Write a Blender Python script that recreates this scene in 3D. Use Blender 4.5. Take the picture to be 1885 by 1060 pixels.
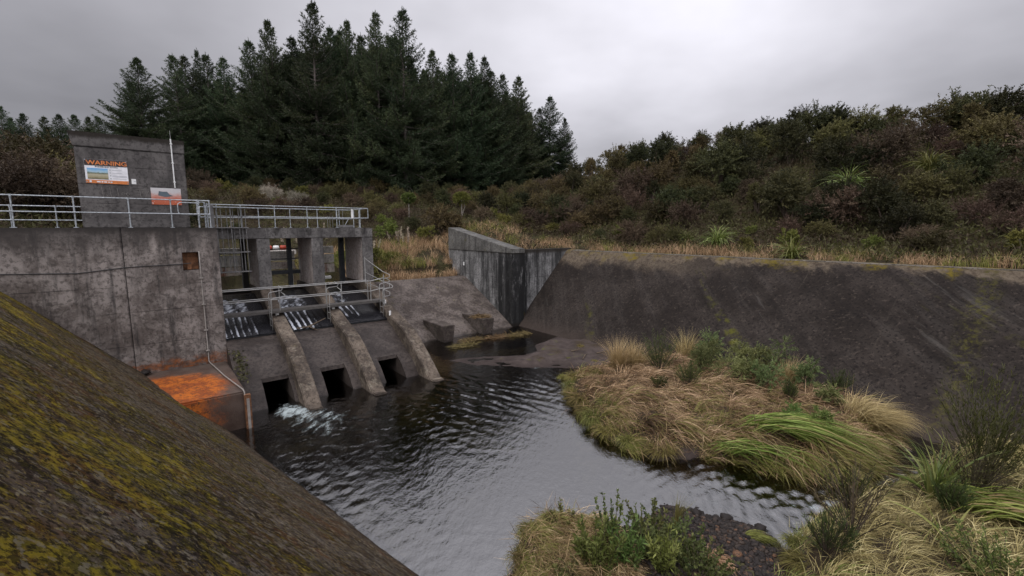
import bpy, bmesh, math, random
import numpy as np
from mathutils import Vector
R = math.radians
scene = bpy.context.scene
COL = scene.collection
for o in list(bpy.data.objects): bpy.data.objects.remove(o)
random.seed(7); rng = np.random.default_rng(7)

# ------------------------------------------------------------------ camera
cam = bpy.data.objects.new("camera", bpy.data.cameras.new("camera")); COL.objects.link(cam)
cam.data.sensor_width = 36.0; cam.data.lens = 16.0
cam.data.clip_start = 0.1; cam.data.clip_end = 3000
cam.location = (0, 0, 0)
cam.rotation_euler = (R(90 - 7.55), 0, 0)
scene.camera = cam

# ------------------------------------------------------------------ world, sun, exposure
SUN_EL, SUN_AZ = R(48), R(215)          # azimuth clockwise from +Y
world = bpy.data.worlds.new("World"); scene.world = world; world.use_nodes = True
NT = world.node_tree; NT.nodes.clear()
def wn(t, **k):
    n_ = NT.nodes.new(t)
    for a, b in k.items(): setattr(n_, a, b)
    return n_
def wl(a, b): NT.links.new(a, b)
def wmath(op, a, b=None, clamp=False):
    m = wn('ShaderNodeMath', operation=op, use_clamp=clamp)
    for i, v in enumerate((a, b)):
        if v is None: continue
        if isinstance(v, (int, float)): m.inputs[i].default_value = v
        else: wl(v, m.inputs[i])
    return m.outputs[0]
tc = wn('ShaderNodeTexCoord')
sep = wn('ShaderNodeSeparateXYZ'); wl(tc.outputs['Generated'], sep.inputs[0])
dot = wn('ShaderNodeVectorMath', operation='DOT_PRODUCT'); wl(tc.outputs['Generated'], dot.inputs[0])
dot.inputs[1].default_value = Vector((0.22, 0.88, 0.42)).normalized()
lobe = wmath('POWER', wmath('MAXIMUM', dot.outputs['Value'], 0.0), 4.5)
zen = wn('ShaderNodeMapRange', interpolation_type='SMOOTHSTEP'); wl(sep.outputs['Z'], zen.inputs[0])
zen.inputs[1].default_value = 0.42; zen.inputs[2].default_value = 0.95
back = wn('ShaderNodeMapRange', interpolation_type='SMOOTHSTEP'); wl(sep.outputs['Y'], back.inputs[0])
back.inputs[1].default_value = 0.25; back.inputs[2].default_value = -0.6
den = wmath('ADD', wmath('MAXIMUM', sep.outputs['Z'], 0.0), 0.22)
cxy = wn('ShaderNodeCombineXYZ')
wl(wmath('DIVIDE', sep.outputs['X'], den), cxy.inputs[0]); wl(wmath('DIVIDE', sep.outputs['Y'], den), cxy.inputs[1])
cn = wn('ShaderNodeTexNoise'); wl(cxy.outputs[0], cn.inputs['Vector'])
cn.inputs['Scale'].default_value = 0.75; cn.inputs['Detail'].default_value = 5; cn.inputs['Roughness'].default_value = 0.5
cn2 = wn('ShaderNodeTexNoise'); wl(tc.outputs['Generated'], cn2.inputs['Vector'])
cn2.inputs['Scale'].default_value = 2.2; cn2.inputs['Detail'].default_value = 4; cn2.inputs['Roughness'].default_value = 0.45
horizon = wn('ShaderNodeMapRange', interpolation_type='SMOOTHSTEP'); wl(sep.outputs['Z'], horizon.inputs[0])
horizon.inputs[1].default_value = -0.02; horizon.inputs[2].default_value = 0.45
b = wmath('ADD', wmath('MULTIPLY', lobe, wmath('ADD', wmath('MULTIPLY', horizon.outputs[0], 0.30), 0.22)), 0.285)
b = wmath('ADD', b, wmath('MULTIPLY', zen.outputs[0], 1.15))
b = wmath('ADD', b, wmath('MULTIPLY', back.outputs[0], 0.85))
nz = wmath('ADD', wmath('MULTIPLY', wmath('SUBTRACT', cn.outputs['Fac'], 0.5), 1.5),
           wmath('MULTIPLY', wmath('SUBTRACT', cn2.outputs['Fac'], 0.5), 0.8))
b = wmath('MULTIPLY', b, wmath('MAXIMUM', wmath('ADD', nz, 1.0), 0.3))
tintc = wn('ShaderNodeVectorMath', operation='SCALE'); tintc.inputs[0].default_value = (9.8, 9.65, 10.5)
wl(b, tintc.inputs['Scale'])
sky = wn('ShaderNodeTexSky', sky_type='NISHITA'); sky.sun_disc = False
sky.sun_elevation = SUN_EL; sky.sun_rotation = SUN_AZ
mixs = wn('ShaderNodeMix', data_type='RGBA'); mixs.inputs['Factor'].default_value = 0.97
wl(sky.outputs[0], mixs.inputs[6]); wl(tintc.outputs[0], mixs.inputs[7])
bg = wn('ShaderNodeBackground'); bg.inputs['Strength'].default_value = 0.1
wl(mixs.outputs[2], bg.inputs['Color'])
wo = wn('ShaderNodeOutputWorld'); wl(bg.outputs[0], wo.inputs[0])

sun = bpy.data.objects.new("sun", bpy.data.lights.new("sun", 'SUN')); COL.objects.link(sun)
sun.data.energy = 0.9; sun.data.angle = R(30); sun.data.color = (1.0, 0.96, 0.9)
sd = Vector((math.sin(SUN_AZ)*math.cos(SUN_EL), math.cos(SUN_AZ)*math.cos(SUN_EL), math.sin(SUN_EL)))
sun.rotation_euler = (-sd).to_track_quat('-Z', 'Y').to_euler()
scene.view_settings.view_transform = 'Standard'; scene.view_settings.look = 'None'
scene.view_settings.exposure = 0.2; scene.view_settings.gamma = 1.0
scene.cycles.use_denoising = True
scene.cycles.max_bounces = 6; scene.cycles.transparent_max_bounces = 12
scene.cycles.sample_clamp_indirect = 4.0

# ------------------------------------------------------------------ helpers
EX, EY = 0.78, 0.6258                     # e: along the dam; n: downstream
NX, NY = 0.6258, -0.78
WX, WY = -11.3, 17.4
def w3(s, q, z): return (WX + s*EX + q*NX, WY + s*EY + q*NY, z)
def sq(X, Y): return ((X-WX)*EX + (Y-WY)*EY, (X-WX)*NX + (Y-WY)*NY)
ZW = -6.4
LBANK = 0.2                               # left bank waterline: s = -1.35 + .2 q

def tag(o, label=None, cat=None, group=None, kind=None):
    if label: o['label'] = label
    if cat: o['category'] = cat
    if group: o['group'] = group
    if kind: o['kind'] = kind
    return o
def empty(name, loc, label, cat, group=None, rz=0):
    o = bpy.data.objects.new(name, None); COL.objects.link(o)
    o.empty_display_size = 0.2; o.location = loc; o.rotation_euler = (0, 0, rz)
    return tag(o, label, cat, group)
def copy_tree(o, parent=None):
    c = o.copy(); COL.objects.link(c)
    if parent: c.parent = parent
    for ch in list(o.children): copy_tree(ch, c)
    return c
def finish(name, me, mat, parent=None, origin=None, smooth=False):
    if smooth: me.polygons.foreach_set('use_smooth', [True]*len(me.polygons))
    me.materials.append(mat)
    o = bpy.data.objects.new(name, me); COL.objects.link(o)
    if parent: o.parent = parent
    if origin is not None: o.location = origin
    return o

class B:
    """collects solid shapes in world coordinates into one mesh"""
    def __init__(s): s.bm = bmesh.new()
    def hexa(s, P):
        v = [s.bm.verts.new(p) for p in P]
        for f in ((0,1,2,3),(4,7,6,5),(0,4,5,1),(1,5,6,2),(2,6,7,3),(3,7,4,0)): s.bm.faces.new([v[i] for i in f])
    def box(s, s0, s1, q0, q1, z0, z1):
        s.hexa([w3(a, c, d) for d in (z0, z1) for a, c in ((s0,q0),(s1,q0),(s1,q1),(s0,q1))])
    def prism(s, prof, s0, s1, cuts=1):
        """profile of (q, z) pulled along s"""
        rows = [[s.bm.verts.new(w3(s0 + (s1-s0)*i/cuts, q, z)) for q, z in prof] for i in range(cuts+1)]
        s.bm.faces.new(rows[0]); s.bm.faces.new(rows[-1][::-1])
        m = len(prof)
        for i in range(cuts):
            for k in range(m):
                s.bm.faces.new((rows[i][k], rows[i][(k+1) % m], rows[i+1][(k+1) % m], rows[i+1][k]))
    def plan(s, pts, z0, z1):
        """plan polygon of (s, q) raised from z0 to z1"""
        a = [s.bm.verts.new(w3(p[0], p[1], z0)) for p in pts]; c = [s.bm.verts.new(w3(p[0], p[1], z1)) for p in pts]
        s.bm.faces.new(a); s.bm.faces.new(c[::-1]); m = len(pts)
        for k in range(m): s.bm.faces.new((a[k], a[(k+1) % m], c[(k+1) % m], c[k]))
    def tube(s, pts, r, n=8, caps=True):
        pts = [Vector(p) for p in pts]; rs = r if isinstance(r, (list, tuple)) else [r]*len(pts)
        rows = []; ref = None
        for i, p in enumerate(pts):
            t = (pts[min(i+1, len(pts)-1)] - pts[max(i-1, 0)])
            t = t.normalized() if t.length > 1e-6 else Vector((0,0,1))
            if ref is None: ref = Vector((0,0,1)) if abs(t.z) < .9 else Vector((1,0,0))
            u = t.cross(ref)
            if u.length < 1e-4: u = t.cross(Vector((0,1,0)))
            u.normalize(); v = t.cross(u); ref = v.cross(t) if False else ref
            rows.append([s.bm.verts.new(p + (u*math.cos(a) + v*math.sin(a))*rs[i]) for a in [2*math.pi*k/n for k in range(n)]])
        for i in range(len(rows)-1):
            for k in range(n): s.bm.faces.new((rows[i][k], rows[i][(k+1) % n], rows[i+1][(k+1) % n], rows[i+1][k]))
        if caps: s.bm.faces.new(rows[0][::-1]); s.bm.faces.new(rows[-1])
    def poly(s, pts): s.bm.faces.new([s.bm.verts.new(p) for p in pts])
    def build(s, name, mat, parent=None, origin=None, bevel=0, smooth=False, own=False):
        bm = s.bm
        if bevel:
            bmesh.ops.recalc_face_normals(bm, faces=bm.faces)
            ed = [e_ for e_ in bm.edges if len(e_.link_faces) == 2 and e_.calc_face_angle(0) > R(35)]
            bmesh.ops.bevel(bm, geom=ed, offset=bevel, segments=2, affect='EDGES', clamp_overlap=True)
        bmesh.ops.recalc_face_normals(bm, faces=bm.faces)
        if parent is not None and not own: off = Vector(parent.matrix_basis.translation)
        else: off = Vector(origin) if origin is not None else Vector((0,0,0))
        if parent is not None and parent.parent is not None: off = off + Vector(parent.parent.location)
        if off.length: bmesh.ops.translate(bm, verts=bm.verts, vec=-off)
        me = bpy.data.meshes.new(name); bm.to_mesh(me); bm.free()
        return finish(name, me, mat, parent, origin if parent is None else None, smooth)

def quads(name, V, tint, mat, parent=None, origin=None, smooth=False):
    """V: (N,4,3) array of separate quads, tint: (N,) per-face attribute"""
    V = np.asarray(V, dtype=np.float32); N = len(V)
    me = bpy.data.meshes.new(name)
    me.vertices.add(N*4); me.vertices.foreach_set('co', V.reshape(-1))
    me.loops.add(N*4); me.loops.foreach_set('vertex_index', np.arange(N*4, dtype=np.int32))
    me.polygons.add(N); me.polygons.foreach_set('loop_start', np.arange(0, N*4, 4, dtype=np.int32))
    a = me.attributes.new('tint', 'FLOAT', 'FACE'); a.data.foreach_set('value', np.asarray(tint, dtype=np.float32))
    me.update(calc_edges=True)
    return finish(name, me, mat, parent, origin, smooth)
def grid_mesh(name, X, Y, Z, mat, attr=None, keep=None, smooth=True):
    ny, nx = X.shape
    co = np.stack([X, Y, Z], -1).reshape(-1, 3).astype(np.float32)
    idx = np.arange(nx*ny).reshape(ny, nx)
    F = np.stack([idx[:-1,:-1], idx[:-1,1:], idx[1:,1:], idx[1:,:-1]], -1).reshape(-1, 4)
    if keep is not None:
        kc = keep[:-1,:-1] | keep[:-1,1:] | keep[1:,1:] | keep[1:,:-1]
        F = F[kc.reshape(-1)]
        used, inv = np.unique(F, return_inverse=True); F = inv.reshape(-1, 4); co = co[used]
    else: used = None
    me = bpy.data.meshes.new(name); N = len(F)
    me.vertices.add(len(co)); me.vertices.foreach_set('co', co.reshape(-1))
    me.loops.add(N*4); me.loops.foreach_set('vertex_index', F.reshape(-1).astype(np.int32))
    me.polygons.add(N); me.polygons.foreach_set('loop_start', np.arange(0, N*4, 4, dtype=np.int32))
    for k, v in (attr or {}).items():
        v = v.reshape(-1); v = v[used] if used is not None else v
        a = me.attributes.new(k, 'FLOAT', 'POINT'); a.data.foreach_set('value', v.astype(np.float32))
    me.update(calc_edges=True)
    return finish(name, me, mat, smooth=smooth)

# numpy value noise
_P = rng.random((256, 256))
def vnoise(x, y, sc, seed=0):
    x = np.asarray(x)/sc + 17.3*seed + 1000; y = np.asarray(y)/sc + 9.1*seed + 1000
    xi = np.floor(x).astype(int); yi = np.floor(y).astype(int); fx = x-xi; fy = y-yi
    fx = fx*fx*(3-2*fx); fy = fy*fy*(3-2*fy)
    g = lambda a, c: _P[a % 256, c % 256]
    return (g(xi,yi)*(1-fx)*(1-fy) + g(xi+1,yi)*fx*(1-fy) + g(xi,yi+1)*(1-fx)*fy + g(xi+1,yi+1)*fx*fy)
def fbm(x, y, sc, seed=0, oc=4):
    r = 0; a = .5; t = 0
    for k in range(oc): r = r + a*vnoise(x, y, sc/2**k, seed+k*3); t += a; a *= .5
    return r/t
def sstep(x, a, c): t = np.clip((x-a)/(c-a), 0, 1); return t*t*(3-2*t)
def sdist(X, Y, poly):
    """signed distance to a polygon, positive inside"""
    X = np.asarray(X, float); Y = np.asarray(Y, float)
    d = np.full(X.shape, 1e9); ins = np.zeros(X.shape, bool); m = len(poly)
    for i in range(m):
        x0, y0 = poly[i]; x1, y1 = poly[(i+1) % m]; dx, dy = x1-x0, y1-y0
        t = np.clip(((X-x0)*dx + (Y-y0)*dy)/(dx*dx+dy*dy), 0, 1)
        d = np.minimum(d, np.hypot(X-x0-t*dx, Y-y0-t*dy))
        if y1 != y0:
            c = ((y0 > Y) != (y1 > Y)) & (X < (x1-x0)*(Y-y0)/(y1-y0) + x0); ins ^= c
    return np.where(ins, d, -d)

# ------------------------------------------------------------------ materials
class M:
    def __init__(s, name):
        s.m = bpy.data.materials.new(name); s.m.use_nodes = True; s.t = s.m.node_tree
        s.b = s.t.nodes['Principled BSDF']; s.geo = None
    def n(s, t, **k):
        x = s.t.nodes.new(t)
        for a, c in k.items(): setattr(x, a, c)
        return x
    def l(s, a, c): s.t.links.new(a, c)
    def pos(s, rot=0, scale=(1,1,1), obj=False):
        if obj: src = s.n('ShaderNodeTexCoord').outputs['Object']
        else:
            if s.geo is None: s.geo = s.n('ShaderNodeNewGeometry')
            src = s.geo.outputs['Position']
        mp = s.n('ShaderNodeMapping', vector_type='TEXTURE') if False else s.n('ShaderNodeMapping')
        mp.inputs['Rotation'].default_value = (0, 0, rot); mp.inputs['Scale'].default_value = scale
        s.l(src, mp.inputs[0]); return mp.outputs[0]
    def noise(s, vec, scale, detail=5, rough=.55, lo=None, hi=None):
        x = s.n('ShaderNodeTexNoise'); s.l(vec, x.inputs['Vector'])
        x.inputs['Scale'].default_value = scale; x.inputs['Detail'].default_value = detail; x.inputs['Roughness'].default_value = rough
        o = x.outputs['Fac']
        if lo is not None: o = s.rng(o, lo, hi)
        return o
    def rng(s, v, lo, hi, a=0., c=1., smooth=True):
        x = s.n('ShaderNodeMapRange', interpolation_type='SMOOTHSTEP' if smooth else 'LINEAR')
        s.l(v, x.inputs[0]); x.inputs[1].default_value = lo; x.inputs[2].default_value = hi
        x.inputs[3].default_value = a; x.inputs[4].default_value = c; return x.outputs[0]
    def math(s, op, a, c=None, d=None):
        x = s.n('ShaderNodeMath', operation=op)
        for i, v in enumerate((a, c, d)):
            if v is None: continue
            if isinstance(v, (int, float)): x.inputs[i].default_value = v
            else: s.l(v, x.inputs[i])
        return x.outputs[0]
    def mix(s, f, a, c, mode='MIX'):
        x = s.n('ShaderNodeMix', data_type='RGBA', blend_type=mode)
        for sock, v in ((x.inputs['Factor'], f), (x.inputs[6], a), (x.inputs[7], c)):
            if isinstance(v, tuple): sock.default_value = (*v, 1) if len(v) == 3 else v
            elif isinstance(v, (int, float)): sock.default_value = v
            else: s.l(v, sock)
        return x.outputs[2]
    def ramp(s, v, stops):
        x = s.n('ShaderNodeValToRGB'); s.l(v, x.inputs[0]); cr = x.color_ramp
        while len(cr.elements) < len(stops): cr.elements.new(.5)
        for e_, (p, c) in zip(cr.elements, stops): e_.position = p; e_.color = (*c, 1)
        return x.outputs[0]
    def xyz(s, vec=None):
        x = s.n('ShaderNodeSeparateXYZ'); s.l(vec if vec is not None else s.pos(), x.inputs[0]); return x.outputs
    def bump(s, h, st, dist=.02, base=None):
        x = s.n('ShaderNodeBump'); x.inputs['Strength'].default_value = st; x.inputs['Distance'].default_value = dist
        s.l(h, x.inputs['Height'])
        if base is not None: s.l(base, x.inputs['Normal'])
        return x.outputs[0]
    def out(s, col, rough=.8, normal=None, spec=.3, metal=0.):
        if isinstance(col, tuple): s.b.inputs['Base Color'].default_value = (*col, 1)
        else: s.l(col, s.b.inputs['Base Color'])
        if isinstance(rough, (int, float)): s.b.inputs['Roughness'].default_value = rough
        else: s.l(rough, s.b.inputs['Roughness'])
        s.b.inputs['Specular IOR Level'].default_value = spec; s.b.inputs['Metallic'].default_value = metal
        if normal is not None: s.l(normal, s.b.inputs['Normal'])
        return s.m
DROT = -math.atan2(EY, EX)               # turns world xy so that x runs along the dam

def concrete(name, c0, c1, dark=(.03,.028,.027), streak=.5, top=None, moss=.0, foot=None, lines=None, rough=.85, spec=.3, lichen=0., wetz=None, heavy=0., wide=0.):
    m = M(name); p = m.pos(); z = m.xyz()[2]
    big = m.noise(p, .9, 9, .7, .40, .60); fine = m.noise(p, 9, 4, .65, .48, .62)
    col = m.mix(big, c0, c1)
    col = m.mix(m.math('MULTIPLY', fine, .6), col, tuple(x*.42 for x in c0))
    stv = m.noise(m.pos(0, (1.0, 1.0, .10)), 2.6, 7, .68, .49 - heavy, .66 - heavy)
    col = m.mix(m.math('MULTIPLY', stv, streak), col, dark)
    if heavy:
        st2 = m.noise(m.pos(0, (1.0, 1.0, .07)), 1.1, 7, .66, .46, .60); col = m.mix(m.math('MULTIPLY', st2, .8), col, dark)
        st3 = m.noise(m.pos(0, (1.0, 1.0, .04)), 6.5, 5, .65, .66, .74); col = m.mix(m.math('MULTIPLY', st3, .5), col, (.30,.30,.29))
        dv = m.n('ShaderNodeVectorMath', operation='DISTANCE'); an = m.n('ShaderNodeVectorMath', operation='SUBTRACT'); m.l(m.pos(), an.inputs[0]); an.inputs[1].default_value = w3(16.7, -2.1, 0)
        de = m.n('ShaderNodeVectorMath', operation='DOT_PRODUCT'); m.l(an.outputs[0], de.inputs[0]); de.inputs[1].default_value = (EX*1.35, EY*1.35, 0)
        dn_ = m.n('ShaderNodeVectorMath', operation='DOT_PRODUCT'); m.l(an.outputs[0], dn_.inputs[0]); dn_.inputs[1].default_value = (NX*.42, NY*.42, 0)
        cb_ = m.n('ShaderNodeCombineXYZ'); m.l(de.outputs['Value'], cb_.inputs[0]); m.l(dn_.outputs['Value'], cb_.inputs[1]); m.l(cb_.outputs[0], dv.inputs[0]); dv.inputs[1].default_value = (0,0,0)
        dd = m.math('SUBTRACT', dv.outputs['Value'], m.math('MULTIPLY', m.noise(m.pos(0, (1,1,.06)), 1.7, 6, .65), 3.2))
        col = m.mix(m.rng(dd, .0, -.9, 0, .93), col, (.010,.010,.010))
    wh = m.noise(m.pos(0, (1.2, 1.2, .35)), 2.4, 8, .78, .54, .68)
    col = m.mix(m.math('MULTIPLY', wh, .30), col, tuple(min(1, x*1.7) for x in c1))
    pk = m.noise(p, 1.6, 9, .78, .54, .64); col = m.mix(m.math('MULTIPLY', pk, .32), col, tuple(x*.35 for x in c0))
    if lichen:
        li = m.noise(p, 3.2, 9, .75, .52, .66)
        col = m.mix(m.math('MULTIPLY', li, lichen), col, (.28,.245,.19))
    if top is not None:                  # weathered dark rim under the top edge
        tz, dep = top
        zz = m.math('ADD', z, m.math('MULTIPLY', m.noise(m.pos(0,(1,1,.2)), 4, 5, .7), dep*1.3))
        tm = m.rng(zz, tz - dep*.55, tz + dep*.45)
        col = m.mix(m.math('MULTIPLY', tm, .9), col, (.022,.018,.014))
    if wide:
        zz = m.math('ADD', z, m.math('MULTIPLY', m.noise(m.pos(0,(1,1,.12)), 1.5, 8, .7), 3.0))
        col = m.mix(m.rng(zz, .35, 1.35, 0, wide), col, (.040,.036,.034))
    if moss:
        mo = m.noise(p, 1.9, 6, .65, .60, .72)
        col = m.mix(m.math('MULTIPLY', mo, moss), col, (.10,.085,.012))
    if foot is not None:                 # orange iron stain
        fz, fh = foot
        zz = m.math('ADD', z, m.math('MULTIPLY', m.noise(p, 2.2, 5, .6), fh*1.2))
        fm = m.rng(zz, fz + fh*1.4, fz + fh*.6)
        fm = m.math('MULTIPLY', fm, m.noise(m.pos(0, (1,1,2.5)), 2.2, 8, .75, .36, .56)); col = m.mix(m.math('MULTIPLY', fm, .75), col, m.mix(m.noise(p, 6, 6, .7, .4, .6), (.26,.075,.012), (.09,.032,.012)))
    if lines:                            # shuttering joints
        for lz in lines:
            d = m.math('ABSOLUTE', m.math('SUBTRACT', z, lz))
            col = m.mix(m.math('MULTIPLY', m.rng(d, .022, .006, 0, .7), m.noise(p, 1.3, 4, .6, .38, .6)), col, (.02,.018,.017))
    rg = rough
    if wetz is not None:
        wm = m.rng(m.math('ADD', z, m.math('MULTIPLY', m.noise(p, 3, 4), .3)), wetz+.25, wetz+.05)
        col = m.mix(m.math('MULTIPLY', wm, .75), col, (.016,.013,.011)); rg = m.rng(wm, 0, 1, rough, .3)
    nb = m.bump(m.noise(p, 30, 6, .7), .35, .02); nb = m.bump(m.noise(p, 3.5, 6, .65), .4, .05, nb)
    return m.out(col, rg, nb, spec if spec != .3 else .15)

C_WALL = concrete('wall_concrete', (.105,.088,.078), (.25,.22,.20), streak=.75, wide=.7, top=(0, .22), foot=(-4.98, .35), lines=(-2.05,-2.96,-4.15))
C_HUT = concrete('hut_concrete', (.078,.072,.069), (.125,.116,.11), streak=.4, top=(3.2, .16), lines=(.86, 1.52, 2.15, 2.76))
C_BLOCK = None
C_DECK = concrete('deck_concrete', (.09,.084,.08), (.165,.156,.148), streak=.6, top=(0.02, .05))
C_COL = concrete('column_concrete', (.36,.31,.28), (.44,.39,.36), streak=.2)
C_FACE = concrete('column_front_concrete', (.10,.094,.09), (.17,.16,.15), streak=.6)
C_PIER = concrete('buttress_concrete', (.050,.039,.031), (.125,.10,.078), streak=.3, lichen=.42, moss=.15, wetz=-6.4)
C_APRON = concrete('apron_concrete', (.030,.0235,.0205), (.058,.047,.041), streak=.15, rough=.5, spec=.3, wetz=-6.4)
C_WING = concrete('wing_concrete', (.13,.128,.125), (.25,.245,.24), dark=(.012,.012,.012), streak=.85, heavy=.02, top=(-1.5, .25), lines=(-1.62,-3.3,-5.2), wetz=-6.2)
C_WEIR = concrete('weir_concrete', (.055,.044,.038), (.12,.10,.088), streak=.3, moss=.25, lichen=.2, wetz=-6.35)
def block_mat():
    m = M('stained_block'); p = m.pos(); x = m.xyz()
    c = m.mix(m.noise(p, 2, 6, .6, .3, .7), (.045,.032,.026), (.085,.065,.053))
    d = m.n('ShaderNodeVectorMath', operation='DISTANCE'); m.l(m.pos(0, (1,1,.35)), d.inputs[0]); d.inputs[1].default_value = w3(-2.35, 3.0, -5.4*.35)
    dd = m.math('ADD', d.outputs['Value'], m.math('MULTIPLY', m.noise(p, 2.2, 9, .75), 1.9))
    om = m.rng(dd, 3.3, 2.6)
    oc = m.mix(m.noise(p, 2.6, 9, .75, .42, .58), (.45,.115,.008), (.23,.05,.006)); oc = m.mix(m.noise(p, 11, 6, .8, .5, .62), oc, (.06,.022,.008))
    om2 = m.rng(dd, 4.2, 2.2, 0, .4); c = m.mix(om2, c, (.12,.045,.018))
    c = m.mix(m.math('MULTIPLY', om, .93), c, oc)
    sp = m.noise(p, 7, 5, .7, .62, .70); c = m.mix(m.math('MULTIPLY', sp, .85), c, (.02,.018,.008))
    lowm = m.rng(m.math('ADD', x[2], m.math('MULTIPLY', m.noise(p, 3, 4), .5)), -5.35, -6.3)
    c = m.mix(m.math('MULTIPLY', lowm, .75), c, (.025,.011,.005))
    return m.out(c, .6, m.bump(m.noise(p, 14, 6, .7), .4, .03), .35)
C_BLOCK = block_mat()

def bank_mat(name):
    m = M(name); p = m.pos(); z = m.xyz()[2]
    al = m.pos(BROT_L, (.22, 1, .8)); al2 = m.pos(BROT_L, (.55, 1, .9))
    c = m.mix(m.noise(al2, .9, 9, .72, .42, .58), (.026,.018,.013), (.080,.056,.038))
    c = m.mix(m.math('MULTIPLY', m.noise(al, 2.4, 9, .75, .46, .58), .7), c, (.10,.084,.068))
    c = m.mix(m.math('MULTIPLY', m.noise(al2, 6, 4, .62, .55, .61), .6), c, (.15,.128,.108))
    c = m.mix(m.math('MULTIPLY', m.noise(al2, 11, 4, .65, .54, .60), .75), c, (.012,.009,.007))
    c = m.mix(m.math('MULTIPLY', m.noise(al2, 1.4, 8, .75, .52, .62), .6), c, (.085,.034,.010))
    mo = m.noise(al, 1.0, 10, .74); mo2 = m.noise(al2, 7, 8, .82); mo3 = m.noise(p, .33, 3, .5)
    mm = m.math('ADD', m.math('ADD', mo, m.math('MULTIPLY', m.math('SUBTRACT', mo2, .5), 1.1)), m.math('MULTIPLY', m.math('SUBTRACT', mo3, .5), .5))
    mm = m.math('ADD', mm, m.rng(z, -5.2, -1.6, -.10, .075))
    k = m.rng(mm, .49, .61)
    mc = m.ramp(m.noise(al2, 1.3, 8, .75, .40, .60), [(0,(.072,.064,.010)),(.4,(.135,.108,.011)),(.7,(.19,.130,.016)),(1,(.125,.066,.016))])
    mc = m.mix(m.noise(p, 17, 3, .6, .53, .60), mc, (.035,.026,.007))
    c = m.mix(m.math('MULTIPLY', k, .85), c, mc)
    br = m.rng(m.math('ADD', mm, m.math('MULTIPLY', m.math('SUBTRACT', m.noise(p, 8, 3, .6), .5), .9)), .62, .72); c = m.mix(m.math('MULTIPLY', br, .65), c, (.26,.20,.020))
    c = m.mix(m.math('MULTIPLY', m.noise(m.pos(BROT_L, (.8,1,1)), 24, 3, .6, .52, .58), .75), c, (.012,.009,.006))
    c = m.mix(m.math('MULTIPLY', m.noise(m.pos(BROT_L, (.7,1,1)), 13, 3, .6, .58, .63), .7), c, (.19,.165,.12))
    c = m.mix(m.math('MULTIPLY', m.noise(m.pos(BROT_L, (.8,1,1)), 30, 3, .6, .58, .63), .6), c, (.20,.15,.04))
    cr = m.rng(m.noise(al, 1.1, 4, .6), .67, .72); c = m.mix(m.math('MULTIPLY', cr, .7), c, (.028,.027,.029))
    wet = m.rng(m.math('ADD', z, m.math('MULTIPLY', m.noise(p, 2, 6, .7), .5)), -5.75, -6.25)
    c = m.mix(m.math('MULTIPLY', wet, .65), c, (.018,.013,.011))
    nb = m.bump(m.noise(al2, 13, 7, .8), .9, .05); nb = m.bump(m.math('MULTIPLY', k, mo2), .8, .05, nb)
    return m.out(c, .95, nb, .06)
BROT_L = -math.atan2(NY + LBANK*EY, NX + LBANK*EX)
BROT_R = -math.atan2(-17.0, 12.67)
C_LBANK = bank_mat('mossy_bank')
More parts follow.
